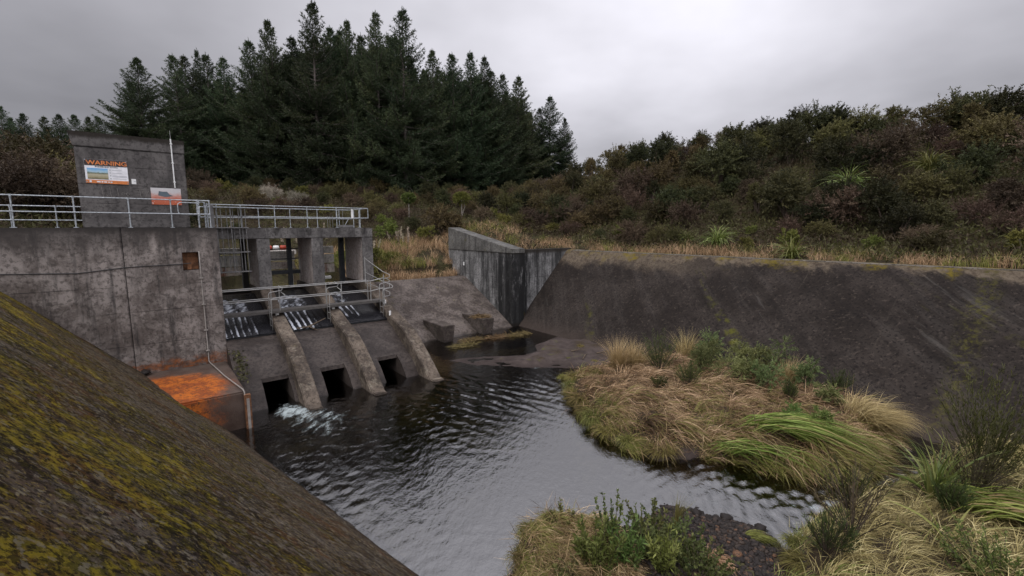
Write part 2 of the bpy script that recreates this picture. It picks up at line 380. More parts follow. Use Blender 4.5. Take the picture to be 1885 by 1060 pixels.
def rbank_mat():
    m = M('dark_bank'); p = m.pos(); z = m.xyz()[2]
    al = m.pos(BROT_R, (.3, 1, .3)); dn = m.pos(BROT_R, (1, .12, .12))
    c = m.mix(m.noise(p, .5, 9, .7, .40, .60), (.0185,.0152,.0132), (.031,.0255,.022))
    c = m.mix(m.math('MULTIPLY', m.noise(dn, 1.3, 9, .72, .48, .60), .35), c, (.050,.043,.038))
    c = m.mix(m.math('MULTIPLY', m.noise(al, 2.0, 9, .75, .50, .66), .35), c, (.012,.0105,.010))
    c = m.mix(m.math('MULTIPLY', m.noise(m.pos(BROT_R, (.6,1,1)), 8, 4, .65, .57, .65), .38), c, (.080,.064,.052))
    c = m.mix(m.math('MULTIPLY', m.noise(p, 11, 4, .65, .54, .60), .7), c, (.008,.007,.007))
    jx = m.xyz(m.pos(BROT_R, (1,1,1)))[0]
    jf = m.math('ABSOLUTE', m.math('SUBTRACT', m.math('FRACT', m.math('MULTIPLY', jx, .29)), .5))
    c = m.mix(m.math('MULTIPLY', m.rng(jf, .010, .003, 0, .45), m.noise(p, 1.1, 5, .7, .45, .62)), c, (.06,.05,.04))
    ws_ = m.noise(m.pos(BROT_R, (1.2,.10,.10)), 1.0, 8, .72, .60, .68); c = m.mix(m.math('MULTIPLY', ws_, .35), c, (.085,.078,.07))
    ds_ = m.noise(m.pos(BROT_R, (2.0,.10,.10)), 1.3, 5, .6, .54, .62); c = m.mix(m.math('MULTIPLY', ds_, .28), c, (.010,.009,.0085))
    zz = m.math('ADD', z, m.math('MULTIPLY', m.noise(m.pos(BROT_R, (1,.5,.5)), .7, 9, .72), 2.4))
    xg = m.rng(m.xyz()[0], 12.5, 6.0)
    tp = m.math('MAXIMUM', m.rng(zz, -.75, -.45), m.math('MULTIPLY', xg, m.rng(zz, -1.5, -.9)))
    c = m.mix(m.math('MULTIPLY', tp, .75), c, m.mix(m.noise(p, 4, 8, .8, .42, .6), (.135,.108,.078), (.06,.045,.032)))
    zz2 = m.math('ADD', z, m.math('MULTIPLY', m.noise(p, .65, 6, .65), 3.4))
    mo = m.math('MULTIPLY', m.rng(zz2, -.15, .5), m.noise(p, 3, 8, .8, .42, .58)); c = m.mix(m.math('MULTIPLY', mo, .8), c, (.125,.095,.008))
    ml = m.math('MULTIPLY', m.noise(dn, .33, 4, .6, .60, .66), m.noise(p, 2.5, 6, .7, .45, .6)); c = m.mix(m.math('MULTIPLY', ml, .75), c, (.085,.085,.008))
    # a mossy seep running down the slope
    rp = m.xyz(m.pos(BROT_R, (1,1,1)))[0]
    rot = BROT_R; sx, sy = 16.2, 15.6
    xr = sx*math.cos(rot) - sy*math.sin(rot)
    dd = m.math('ABSOLUTE', m.math('SUBTRACT', rp, m.math('ADD', m.math('MULTIPLY', m.math('SUBTRACT', m.noise(p, .9, 4), .5), .9), xr)))
    sk = m.math('MULTIPLY', m.rng(dd, .55, .0), m.noise(p, 4, 9, .85, .47, .62)); c = m.mix(m.math('MULTIPLY', sk, .5), c, (.085,.08,.010))
    wet = m.rng(m.math('ADD', z, m.math('MULTIPLY', m.noise(p, 1.5, 4), .5)), -5.3, -6.1)
    c = m.mix(m.math('MULTIPLY', wet, .5), c, (.055,.042,.035))
    nb = m.bump(m.noise(p, 13, 6, .75), .3, .02)
    return m.out(c, .95, nb, .06)
C_RBANK = rbank_mat()

def plain(name, c, rough=.5, metal=0., var=.25, scale=8, spec=.4):
    m = M(name); p = m.pos()
    k = m.mix(m.noise(p, scale, 5, .6, .3, .7), c, tuple(x*(1-var) for x in c))
    return m.out(k, rough, None, spec, metal)
GALV = plain('galvanised_steel', (.42,.45,.47), .5, .35, .5, 14)
BEAM = plain('beam_steel', (.10,.092,.084), .7, .2, .4)
TUBE = plain('dull_tube', (.34,.335,.32), .5, .4, .3)
DULL = plain('weathered_steel', (.20,.195,.19), .6, .3, .35)
DARKST = plain('dark_steel', (.045,.05,.055), .55, .3, .4)
WHITEP = plain('white_paint', (.72,.72,.70), .5, 0, .2)
PVC = plain('grey_conduit', (.27,.245,.22), .6, 0, .3)
CABLE = plain('cable_black', (.015,.014,.014), .6)
BLACKM = plain('dark_void', (.012,.010,.009), .7)
RUST = plain('rusty_steel', (.22,.10,.045), .8, .1, .6, 9)
REDP = plain('red_float', (.42,.05,.02), .5, 0, .3)
PALEBEAM = concrete('pale_beam', (.62,.59,.54), (.75,.72,.67), streak=.45)
RUSTBEAM = concrete('rust_beam', (.55,.48,.42), (.66,.6,.54), dark=(.16,.05,.025), streak=.95)

def leafmat(name, stops, rnd=.35, trans=.25, rough=.65, spec=.2, hue=.03):
    m = M(name)
    at = m.n('ShaderNodeAttribute', attribute_name='tint')
    c = m.ramp(at.outputs['Fac'], stops)
    oi = m.n('ShaderNodeObjectInfo')
    hs = m.n('ShaderNodeHueSaturation'); m.l(c, hs.inputs['Color'])
    m.l(m.rng(oi.outputs['Random'], 0, 1, 1-rnd, 1+rnd, False), hs.inputs['Value'])
    r2 = m.math('FRACT', m.math('MULTIPLY', oi.outputs['Random'], 7.31))
    m.l(m.rng(r2, 0, 1, .5-hue, .5+hue, False), hs.inputs['Hue'])
    m.out(hs.outputs[0], rough, None, spec)
    if trans:
        tr = m.n('ShaderNodeBsdfTranslucent'); m.l(hs.outputs[0], tr.inputs['Color'])
        mx = m.n('ShaderNodeMixShader'); mx.inputs[0].default_value = trans
        m.l(m.b.outputs[0], mx.inputs[1]); m.l(tr.outputs[0], mx.inputs[2])
        m.l(mx.outputs[0], m.t.nodes['Material Output'].inputs['Surface'])
    return m.m
L_PINE = leafmat('pine_needles', [(0,(.024,.028,.014)),(.45,(.036,.052,.027)),(.8,(.055,.074,.034)),(1,(.095,.10,.045))], .35, .3)
L_HEATH = leafmat('heath_leaves', [(0,(.034,.029,.014)),(.4,(.066,.054,.023)),(.8,(.105,.092,.036)),(1,(.16,.145,.05))], .5)
L_BROWN = leafmat('brown_leaves', [(0,(.036,.024,.017)),(.4,(.066,.044,.029)),(.8,(.10,.070,.046)),(1,(.17,.13,.085))], .45, hue=.015)
L_RED = leafmat('reddish_leaves', [(0,(.032,.020,.015)),(.4,(.058,.036,.026)),(.8,(.090,.058,.042)),(1,(.16,.115,.08))], .45, hue=.01)
L_DARK = leafmat('dark_leaves', [(0,(.020,.021,.010)),(.5,(.038,.041,.017)),(1,(.080,.080,.030))], .5)
L_LIME = leafmat('lime_leaves', [(0,(.055,.062,.014)),(.5,(.11,.12,.026)),(1,(.20,.20,.055))], .25)
L_GREY = leafmat('grey_twigs', [(0,(.12,.10,.08)),(.5,(.22,.19,.15)),(1,(.34,.30,.25))], .2, 0)
L_FLAX = leafmat('flax_blades', [(0,(.06,.085,.016)),(.5,(.12,.15,.03)),(.85,(.22,.23,.07)),(1,(.30,.26,.12))], .2, .25, .5, .35)
L_SEDGE = leafmat('sedge_blades', [(0,(.060,.075,.014)),(.45,(.15,.19,.032)),(.78,(.27,.30,.08)),(.86,(.32,.25,.11)),(1,(.20,.13,.06))], .12, .25, .6, .2)
L_STRAW = leafmat('straw_blades', [(0,(.045,.030,.016)),(.3,(.18,.122,.055)),(.6,(.37,.268,.128)),(.8,(.57,.44,.25)),(.9,(.20,.20,.05)),(1,(.13,.15,.03))], .12, .15, .6)
L_OLIVE = leafmat('olive_grass', [(0,(.055,.045,.02)),(.4,(.12,.108,.030)),(.8,(.19,.18,.045)),(1,(.36,.29,.14))], .2, .2)
L_FRESH = leafmat('fresh_leaves', [(0,(.045,.065,.016)),(.5,(.10,.135,.032)),(1,(.19,.23,.07))], .2)
L_LEAFY = leafmat('leafy_green', [(0,(.040,.048,.018)),(.5,(.085,.098,.030)),(1,(.18,.18,.06))], .2)
L_SAGE = leafmat('sage_leaves', [(0,(.050,.062,.024)),(.5,(.11,.132,.048)),(1,(.20,.22,.085))], .2)
L_BROOM = leafmat('broom_twigs', [(0,(.022,.026,.010)),(.5,(.045,.055,.016)),(1,(.09,.10,.03))], .2, .1)
L_DEADBROOM = leafmat('dead_twigs', [(0,(.035,.025,.014)),(.5,(.06,.048,.024)),(1,(.11,.09,.045))], .2, .1)
L_PLUME = leafmat('plumes', [(0,(.28,.235,.17)),(1,(.42,.36,.27))], .1, .2)
def bark(name, c0, c1):
    m = M(name); p = m.pos(0, (3,3,.6), True)
    return m.out(m.mix(m.noise(p, 3, 5, .65, .3, .7), c0, c1), .9, m.bump(m.noise(p, 5, 5, .7), .6, .05))
BARK = bark('pine_bark', (.06,.05,.042), (.15,.13,.115))
TWIG = bark('twig_bark', (.035,.026,.019), (.08,.06,.045))
PALEBARK = bark('pale_bark', (.16,.14,.12), (.30,.27,.24))
def ground_mat():
    m = M('hill_soil'); p = m.pos()
    c = m.ramp(m.noise(p, .5, 7, .7, .25, .75), [(0,(.018,.014,.009)),(.4,(.045,.033,.020)),(.7,(.05,.048,.020)),(1,(.10,.07,.04))])
    c = m.mix(m.noise(p, 4, 6, .75, .4, .7), c, (.012,.010,.007))
    return m.out(c, .95, m.bump(m.noise(p, 3, 6, .7), .8, .2), .1)
SOIL = ground_mat()
def bed_mat():
    m = M('riverbed_sand'); p = m.pos(); z = m.xyz()[2]
    sand = m.mix(m.noise(p, 2.5, 6, .7, .3, .7), (.036,.027,.024), (.066,.051,.045))
    sand = m.mix(m.noise(m.pos(BROT_R, (.4,1,1)), 6, 5, .7, .55, .75), sand, (.04,.032,.028))
    deep = m.ramp(m.noise(p, .34, 6, .62, .25, .75), [(0,(.035,.022,.012)),(.45,(.07,.045,.024)),(.62,(.15,.14,.07)),(.8,(.32,.32,.18)),(1,(.4,.4,.26))])
    deep = m.mix(m.math('MULTIPLY', m.noise(p, 4, 6, .7, .45, .7), .6), deep, (.03,.02,.012))
    c = m.mix(m.rng(z, -6.62, -6.38), deep, sand)
    wet = m.rng(m.math('ADD', z, m.math('MULTIPLY', m.noise(p, 2, 5), .1)), -6.22, -6.36); c = m.mix(m.math('MULTIPLY', wet, .55), c, (.02,.014,.012))
    gm = m.math('MULTIPLY', m.noise(p, 1.1, 8, .75, .56, .64), m.rng(z, -6.36, -6.28)); c = m.mix(m.math('MULTIPLY', gm, .6), c, (.075,.075,.02))
    c = m.mix(m.rng(z, -6.24, -6.12), c, m.mix(m.noise(p, 6, 5, .7, .3, .7), (.022,.016,.010), (.05,.035,.02)))
    return m.out(c, .85, m.bump(m.noise(p, 12, 6, .75), .6, .03), .15)
BED = bed_mat()
def stone_mat():
    m = M('river_stones')
    at = m.n('ShaderNodeAttribute', attribute_name='tint')
    c = m.ramp(at.outputs['Fac'], [(0,(.014,.0115,.010)),(.6,(.030,.024,.021)),(.9,(.058,.044,.035)),(.97,(.11,.06,.035)),(1,(.17,.09,.05))])
    c = m.mix(m.noise(m.pos(), 40, 4, .6, .4, .7), c, (.02,.018,.018))
    return m.out(c, .55, m.bump(m.noise(m.pos(), 60, 4, .6), .3, .01), .12)
STONE = stone_mat()
def water_mat(name, tint, foam=True, bumps=.9, ior=1.5, opaque=None):
    m = M(name); p = m.pos()
    nb = m.bump(m.noise(m.pos(-.9, (1, .55, 1)), 6.5, 3, .55), .22*bumps, .06)
    nb = m.bump(m.noise(p, 19, 2, .5), .14*bumps, .02, nb)
    fr = m.n('ShaderNodeFresnel'); fr.inputs['IOR'].default_value = ior; m.l(nb, fr.inputs['Normal'])
    gl = m.n('ShaderNodeBsdfGlossy'); gl.inputs['Roughness'].default_value = .03; m.l(nb, gl.inputs['Normal'])
    gl.inputs['Color'].default_value = (1,1,1,1)
    if opaque: 
        tr = m.n('ShaderNodeBsdfDiffuse'); tr.inputs['Color'].default_value = (*opaque, 1)
    else:
        tr = m.n('ShaderNodeBsdfTransparent'); tr.inputs['Color'].default_value = (*tint, 1)
    mx = m.n('ShaderNodeMixShader'); m.l(fr.outputs[0], mx.inputs[0]); m.l(tr.outputs[0], mx.inputs[1]); m.l(gl.outputs[0], mx.inputs[2])
    res = mx.outputs[0]
    if foam:
        at = m.n('ShaderNodeAttribute', attribute_name='foam')
        web = m.noise(m.pos(-.9, (1,.45,1)), 4.5, 9, .72)
        f = m.math('ADD', at.outputs['Fac'], m.math('MULTIPLY', m.math('SUBTRACT', web, .5), 2.4))
        f = m.math('MULTIPLY', m.rng(f, .30, .95, 0, .85), m.rng(at.outputs['Fac'], .02, .25))
        df = m.n('ShaderNodeBsdfDiffuse'); df.inputs['Color'].default_value = (.36,.41,.41,1)
        m2 = m.n('ShaderNodeMixShader'); m.l(f, m2.inputs[0]); m.l(res, m2.inputs[1]); m.l(df.outputs[0], m2.inputs[2]); res = m2.outputs[0]
    m.l(res, m.t.nodes['Material Output'].inputs['Surface'])
    return m.m
WATER = water_mat('pool_water', (.46,.38,.23), ior=2.5)
PONDW = water_mat('pond_water', (.1,.1,.05), foam=False, bumps=.35, ior=1.5, opaque=(.075,.085,.030))

# ------------------------------------------------------------------ terrain heights
CP = np.array([(2,34.5,-1.5),(4.6,32.4,-1.5),(9,27.7,-1.5),(14,22.3,-1.5),(19,17,-1.5),(27,8,-1.5),(36,-2,-1.5),
 (13.5,26,-1.2),(9,31,-1.2),(18,21.5,-1.2),(23,16,-1.2),(6,34.5,-1),(32,6,-1.2),
 (21,30,1.0),(25.1,30,1.7),(15,34,1.2),(10,39,1.0),(30,24,2.2),(36,14,2.4),
 (8.8,62,5.6),(12.1,56,7.2),(15.5,52,6.8),(19.7,48,7.4),(24.2,44,6.8),(26.8,42,7.2),(30.8,38,6.9),(34.5,36,6.9),(40,28,6.9),(48,14,6.5),
 (45,50,8),(30,70,7.5),(60,40,8),(2.7,40,-.2),(-1.9,37,-.4),(-5,39,-.9),(-4.9,45,1.0),(-10,45,.8),(.5,55,3.2),(4.4,38,.1),(6,46,1.8),
 (-23,58,4),(-27,55,4),(-13.5,60,3.9),(-4.5,62,4.3),(1.5,75,6),(9,90,7),(-31,52,4),(-37.5,50,4),(-21.8,44,2.2),
 (-9,31,-3.1),(-6,33,-3.1),(-3.6,35.5,-2.9),(-6.5,36,-2.0),(-9.8,34.5,-1.6),(-9,38,-.6),(-13,31,-2.5),(-17,29.5,-2.7),(-20,33,-1.2),(-13,36,-.8),
 (-16.8,19.4,-.2),(-19.4,14.7,-.2),(-22.5,12.2,-.1),(-15.5,20.8,-.4),(-24.4,24,2.0),(-26,20,2.2),(-22.6,24,1.4),(-30,32,3.2),(-45,35,5),(-60,60,5),(-90,90,6),(-40,15,4),(-20.5,26.5,-.6),
 (-12,8,-1.45),(-3,-.3,-1.45),(4,-8,-1.5),(-20,5,-1.2),(-10,-15,-1),(0,150,9),(100,100,10),(-150,100,8),(110,0,8),(-100,0,4),(0,-100,0),(150,-60,5),(60,-20,2),(0,300,12),(300,150,12),(-300,150,10)], float)
_D = np.hypot(CP[:,None,0]-CP[None,:,0], CP[:,None,1]-CP[None,:,1])
_n = len(CP); _A = np.zeros((_n+1,_n+1)); _A[:_n,:_n] = -_D; _A[:_n,_n] = 1; _A[_n,:_n] = 1
_A[:_n,:_n] += np.eye(_n)*.15
_c = np.linalg.solve(_A, np.append(CP[:,2], 0))
def upland(X, Y):
    X = np.asarray(X, float); Y = np.asarray(Y, float); sh = X.shape; x = X.reshape(-1); y = Y.reshape(-1); r = np.zeros(len(x))
    for i in range(0, len(x), 20000):
        d = np.hypot(x[i:i+20000,None]-CP[None,:,0], y[i:i+20000,None]-CP[None,:,1]); r[i:i+20000] = -d@_c[:_n] + _c[_n]
    r += (fbm(x, y, 5, 1)-.5)*.5
    return r.reshape(sh)
KX, KY = .733, .68                         # right bank: across the channel
def koff(X, Y): return X*KX + Y*KY
def lcrest(s_, q_): return s_ - (-1.35 + LBANK*q_ - 4.95)     # > 0 on the channel side
T1, T2 = (4.3, 32.1), (18.7, 16.6)
def rside(X, Y):                            # > 0 beyond the right crest
    dx, dy = T2[0]-T1[0], T2[1]-T1[1]; L = math.hypot(dx, dy)
    return ((X-T1[0])*(-dy) + (Y-T1[1])*dx)/L*1.0
def ground_h(X, Y):
    h = upland(X, Y); S, Q = sq(X, Y)
    chan = (lcrest(S, Q) > -.45) & (rside(X, Y) < .45) & (Q > -.4)
    chan |= (S > 5) & (S < 17.3) & (Q > -9.2) & (rside(X, Y) < .45) & (Q < 3)
    chan |= (S >= 17) & (Q > -2.3) & (rside(X, Y) < .45) & (S < 24)
    chan |= (S > -13) & (S < 7.6) & (Q > -3.4) & (Q < 1)
    chan |= (S > -1) & (S < 7.6) & (Q > -6) & (Q < 1)
    pond = np.minimum.reduce([sstep(S, -2.5, -.5), 1-sstep(S, 8.0, 10.0), 1-sstep(Q, -6.0, -5.8), sstep(Q, -14.5, -12.5)])
    h = h*(1-pond) + np.minimum(h, -4.6)*pond
    return np.where(chan, -9.0, h)
def axis(a, c, st, far, n):
    core = np.arange(a, c+1e-6, st); g = np.geomspace(1, far, n)
    return np.concatenate([(a-g)[::-1], core, c+g])
gx = axis(-46, 46, .45, 500, 22); gy = axis(-22, 72, .45, 600, 22)
GX, GY = np.meshgrid(gx, gy)
tag(grid_mesh('ground', GX, GY, ground_h(GX, GY), SOIL), 'brown scrubby hillside soil', kind='structure')

LAND = [(-2.96,21.43),(-2.19,21.89),(.57,22.47),(1.24,23.19),(1.2,24.3),(1.77,25.14),(2.87,26.58),(4.94,25.64),(13.18,13.86),(11.83,13.29),(9.9,11.6),(9.01,10.94),(8.19,10.94),(7.09,11.3),(6.03,11.81),(5.42,11.96),(4.08,11.81),(3.3,12.59),(2.67,13.48),(2.47,14.92),(2.16,16.15),(2.47,18.57),(2.23,19.29),(3.43,20.22),(.79,20.39),(-1.65,20.72)]
ISLE = [(12.6,14.2),(11.83,13.29),(9.9,11.6),(9.01,10.94),(8.19,10.94),(7.09,11.3),(6.03,11.81),(5.42,11.96),(4.08,11.81),(3.3,12.59),(2.67,13.48),(2.47,14.92),(2.16,16.15),(2.47,18.57),(3.6,19.3),(6.2,20.6),(7.5,21.6),(9.4,19.0),(11.2,16.5)]
FG = [(-.13,7.0),(.08,8.3),(.3,8.9),(.8,9.2),(1.5,9.0),(2.2,8.9),(2.9,8.7),(3.3,8.2),(3.5,7.0),(3.4,5.4),(0,5.4)]
GRAV = [(2.2,8.9),(3.16,9.53),(3.57,9.83),(4.31,9.63),(4.91,9.33),(5.36,9.06),(5.55,8.6),(5.2,7.6),(5.1,5.0),(2.6,5.0),(2.2,7)]
FGR = [(4.6,5.4),(4.95,7.2),(5.5,8.3),(6.13,8.79),(7.14,9.43),(8.39,9.94),(9.83,10.74),(11.65,11.81),(13.0,12.6),(19,6),(14,2),(6,3)]
def bed_h(X, Y):
    S, Q = sq(X, Y)
    h = -7.15 + .25*fbm(X, Y, 3, 2)
    riff = sstep(X*.8 - Y*.6, -3.2, .6); h = h*(1-riff) + (-6.60 + .16*fbm(X, Y, 1.2, 5))*riff
    h = h + .45*sstep(Y*-1, -9.5, -6)          # shallower near the camera
    def blob(h, poly, top, wid, under=.9, ns=.15):
        d = sdist(X, Y, poly) + (fbm(X, Y, .9, 7)-.5)*.35
        k = np.where(d > 0, top*(1-np.exp(-np.maximum(d,0)/wid)), np.maximum(d*under, -1.0))
        k = k + np.where(d > 0, (fbm(X, Y, .8, 8)-.5)*ns*2*sstep(d, 0, .5), 0)
        return np.maximum(h, ZW + k)
    h = blob(h, LAND, .17, .8, .35, .22)
    h = blob(h, ISLE, .62, .45, 1.2, .30)
    h = blob(h, GRAV, .22, .5, .5, .03)
    h = blob(h, FG, .50, .3, 1.2, .14)
    h = blob(h, FGR, .75, .6, .9, .16)
    return h
bx = np.arange(-10, 24.01, .11); by = np.arange(1, 31.01, .11); BX, BY = np.meshgrid(bx, by)
BH = bed_h(BX, BY); BS, BQ = sq(BX, BY)
keepb = (lcrest(BS, BQ) > 3.6) & (rside(BX, BY) < -2.6) & (BQ > -2.6)
tag(grid_mesh('riverbed', BX, BY, BH, BED, keep=keepb), 'brown sandy riverbed and sand spit', kind='structure')
def bedz(x, y): return float(bed_h(np.array([x]), np.array([y]))[0])
def gz(x, y): return float(upland(np.array([x]), np.array([y]))[0])

# ------------------------------------------------------------------ water
wx = np.arange(-10.5, 24.01, .075); wy = np.arange(1, 31.01, .075); WXg, WYg = np.meshgrid(wx, wy)
S_, Q_ = sq(WXg, WYg)
amp = .10 + 1.15*sstep(fbm(WXg*.8+WYg*.6, (-WXg*.6+WYg*.8)*.45, 1.7, 11), .38, .68)
calm = 1 - .80*np.exp(-(((WXg-1.0)/3.2)**2 + ((WYg-10.6)/3.6)**2))
calm *= 1 - .75*np.exp(-(((WXg+1.5)/3.2)**2 + ((WYg-24.5)/3.0)**2))
riff = sstep(WXg*.8 - WYg*.6, -5.0, -3.2)*sstep(WXg, 2.2, 3.8)*(1-sstep(WYg, 13, 15))
rip = np.exp(-(((S_-7.5)/3.2)**2 + ((Q_-6.6)/2.6)**2)) 
Zw = np.zeros_like(WXg)
r2 = np.random.default_rng(3)
for k in range(46):
    lam = .17*1.055**k*(.85+.3*r2.random()); lam = min(lam, 2.6)
    th = r2.normal(-.62, 1.0); kx, ky = math.cos(th)*2*math.pi/lam, math.sin(th)*2*math.pi/lam
    env = vnoise(WXg, WYg, 2.2, 40+k)
    wob = 3.0*vnoise(WXg, WYg, 1.0, 90+k)
    Zw += .0040*min(lam, .45)**.9*(.45/max(lam, .45))**.8*env*np.sin(kx*WXg + ky*WYg + r2.random()*6.28 + wob)
Zw *= .9*amp*calm*(1 + 1.1*riff)
for k in range(14):
    lam = .22 + .025*k; th = r2.normal(-.55, .5); Zw += .0040*riff*vnoise(WXg, WYg, 1.1, 210+k)*np.sin(math.cos(th)*6.283/lam*WXg + math.sin(th)*6.283/lam*WYg + 6.28*r2.random() + 2*vnoise(WXg, WYg, .9, 240+k))
for k in range(12):                       # scale-like ripples below the third bay
    lam = .30 + .03*k; th = .35 + r2.normal(0, .38); kx, ky = math.cos(th)*2*math.pi/lam, math.sin(th)*2*math.pi/lam
    Zw += .0032*rip*np.sin(kx*WXg + ky*WYg + r2.random()*6.28 + 2.2*vnoise(WXg, WYg, 1.0, 150+k))
boil = np.exp(-(((S_-1.45)/.48)**2 + ((Q_-3.85)/.8)**2)) + .38*np.exp(-(((S_-2.0)/.9)**2 + ((Q_-5.3)/1.0)**2))
Zw += boil*(.10*(fbm(WXg, WYg, .35, 60)-.35) + .05)
d1 = np.exp(-(((WXg-7.0)/.55)**2 + ((WYg-9.75)/.22)**2))
foam = .72*boil + .20*np.exp(-(((S_-2.2)/1.3)**2 + ((Q_-5.6)/1.6)**2)) + .6*d1*fbm(WXg, WYg, .3, 77)
foam += .22*riff*fbm(WXg, WYg, .5, 66)
foam += .3*np.exp(-(((WXg-1.1)/1.4)**2 + ((WYg-20.28)/.10)**2))
keepw = (lcrest(S_, Q_) > 3.8) & (rside(WXg, WYg) < -2.8) & (Q_ > -2.2)
tag(grid_mesh('water', WXg, WYg, ZW + Zw, WATER, {'foam': foam}, keepw), 'dark rippled stilling pool below the intake gates', kind='structure')
px = np.arange(-2.6, 11, .12); py = np.arange(-17, -5.0, .12); PX, PY = np.meshgrid(px, py)
pw = [w3(0,0,0)]
PXw = WX + PX*EX + PY*NX; PYw = WY + PX*EY + PY*NY
tag(grid_mesh('water', PXw, PYw, -3.12 + .006*np.sin(PX*5+2*vnoise(PX,PY,1,3)*3), PONDW, None, (PY < -5.3) & (PX < 9.2)), 'still green pond behind the gates', kind='structure')

# ------------------------------------------------------------------ paved banks
def bank_prism(name, cross, mat, label):
    """cross: list of rows, each a list of points down the slope, rows run along the bank; thickness added behind"""
    b_ = B(); rows = []
    for row in cross:
        top = [b_.bm.verts.new(p) for p in row]; rows.append(top)
    for i in range(len(rows)-1):
        for k in range(len(rows[0])-1): b_.bm.faces.new((rows[i][k], rows[i+1][k], rows[i+1][k+1], rows[i][k+1]))
    o = b_.build(name, mat); return tag(o, label, kind='structure')
rows = []
for i in range(301):
    q = -.02 + 45*i/300; s0 = -1.35 + LBANK*q
    rows.append([w3(s0-4.95-1.6, q, -1.42), w3(s0-4.95-1.0, q, -1.33)] + [w3(s0-4.95*(1-t) + .035*(vnoise(q*1., t*5, .45, 3)-.5) + .05*(vnoise(q*1., t*5, 1.7, 5)-.5), q, -1.3-5.1*t + .03*(vnoise(q*1., t*5, .22, 9)-.5)) for t in np.linspace(0, 1, 56)] + [w3(s0+1.2, q, -7.64)])
bank_prism('embankment', rows, C_LBANK, 'mossy concrete slope in the foreground')
rows = []
for i in range(241):
    t = -.055 + 1.95*i/240
    fx, fy = 1.13 + 12.67*t, 28.49 - 17.0*t; tx, ty = 4.3 + 14.4*t, 32.1 - 15.5*t
    ux, uy = tx-fx, ty-fy; L = math.hypot(ux, uy); ux /= L; uy /= L
    row = [(tx+ux*1.0, ty+uy*1.0, -1.62), (tx+ux*.30, ty+uy*.30, -1.52)]
    row += [(tx+(fx-tx)*k, ty+(fy-ty)*k, -1.56-4.84*k + (.05*(vnoise(t*20, k*6, .5, 13)-.5) + .05*(vnoise(t*20, k*6, 1.6, 15)-.5))*min(1, 6*k)) for k in np.linspace(0, 1, 40)] + [(fx-ux*1.2, fy-uy*1.2, -7.5)]
    rows.append(row)
bank_prism('embankment', rows, C_RBANK, 'dark paved slope across the pool')

r_ = B(); u0 = Vector((T2[0]-T1[0], T2[1]-T1[1], 0)).normalized(); k0 = Vector((-u0.y, u0.x, 0)); k0 = k0 if k0.x > 0 else -k0
p0 = Vector((*T1, -1.56)); N_ = 40
for i in range(N_):
    a = p0 + u0*(40.0*i/N_) ; c = p0 + u0*(40.0*(i+1)/N_ - .012)
    r_.hexa([tuple(v + k0*d_ + Vector((0,0,h_))) for h_ in (-.16, .022) for v, d_ in ((a,-.03),(c,-.03),(c,.33),(a,.33))])
tag(r_.build('coping', concrete('coping_concrete', (.11,.098,.08), (.20,.18,.155), streak=.3, moss=.45), bevel=.01), 'pale concrete coping along the top of the dark paved slope', 'coping')

# ------------------------------------------------------------------ the intake dam
dam = empty('intake_dam', w3(0, 0, 0), 'grey concrete intake dam with three open gate bays beside a tall blank wall', 'dam')
b_ = B(); b_.box(-13, -2.712, -3.3, 0, -7.6, 0); b_.build('abutment_wall', C_WALL, dam, bevel=.03)
b_ = B()                                   # right wall panel with the cable niche let into it
b_.box(-2.688, -1.06, -3.3, 0, -7.6, 0); b_.box(-.54, .09, -1.25, 0, -7.6, 0)
b_.box(-1.06, -.54, -3.3, -.004, -.90, -.004); b_.box(-1.06, -.54, -3.3, -.004, -7.6, -1.58); b_.box(-1.06, -.54, -3.3, -.32, -1.58, -.90)
wall2 = b_.build('abutment_wall', C_WALL, dam)
b_ = B(); b_.box(-2.715, -2.685, -3.3, -.05, -7.6, -.03); b_.build('wall_joint', BLACKM, dam)
b_ = B(); b_.box(-1.04, -.56, -.318, -.29, -1.56, -.92); b_.box(-.93, -.78, -.29, -.17, -1.56, -1.33); b_.build('niche_box', RUST, dam, bevel=.01)
b_ = B(); b_.box(-5, .06, .003, 4.35, -7.6, -5.2); b_.build('stained_ledge', C_BLOCK, dam, bevel=.05)
b_ = B(); b_.box(.095, .22, -2.0, .12, -7.6, -4.6); b_.build('wall_plinth', C_WALL, dam, bevel=.02)
b_ = B(); b_.box(-.3, 7.38, -6.2, -2.98, -.5, 0.0); b_.build('deck_slab', C_DECK, dam, bevel=.025)
for s_ in (2.74, 4.17, 5.57, 6.85):
    r_ = B(); r_.bm.faces.new([r_.bm.verts.new(w3(a, -2.94, c)) for a, c in ((s_-.14,-.03),(s_+.14,-.03),(s_+.02,-.34),(s_-.02,-.34))]); bmesh.ops.solidify(r_.bm, geom=r_.bm.faces[:], thickness=.036)
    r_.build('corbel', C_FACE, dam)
prof = [(-6.3,-2.86),(-3.0,-2.86),(-2.3,-3.18),(-1.1,-3.74),(.3,-4.22),(1.5,-4.58),(2.2,-4.98),(2.85,-5.42),(3.5,-5.92),(3.95,-6.3),(4.18,-6.55),(4.2,-7.6),(-6.3,-7.6)]
PIERS = [(1.90,2.44),(4.28,4.84),(6.80,7.37)]
for s0, s1 in PIERS:
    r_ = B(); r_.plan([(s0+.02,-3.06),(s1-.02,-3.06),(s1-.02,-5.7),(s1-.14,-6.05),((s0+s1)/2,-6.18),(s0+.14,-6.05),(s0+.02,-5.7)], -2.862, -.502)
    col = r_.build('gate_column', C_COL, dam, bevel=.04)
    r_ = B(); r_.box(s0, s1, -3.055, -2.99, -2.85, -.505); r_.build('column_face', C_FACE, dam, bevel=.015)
    r_ = B(); r_.prism(prof, s0, s1, 2)
    r_.box(s0+.03, s1-.03, 4.0, 4.33, -7.6, -6.33)
    r_.build('buttress', C_PIER, dam, bevel=.035)
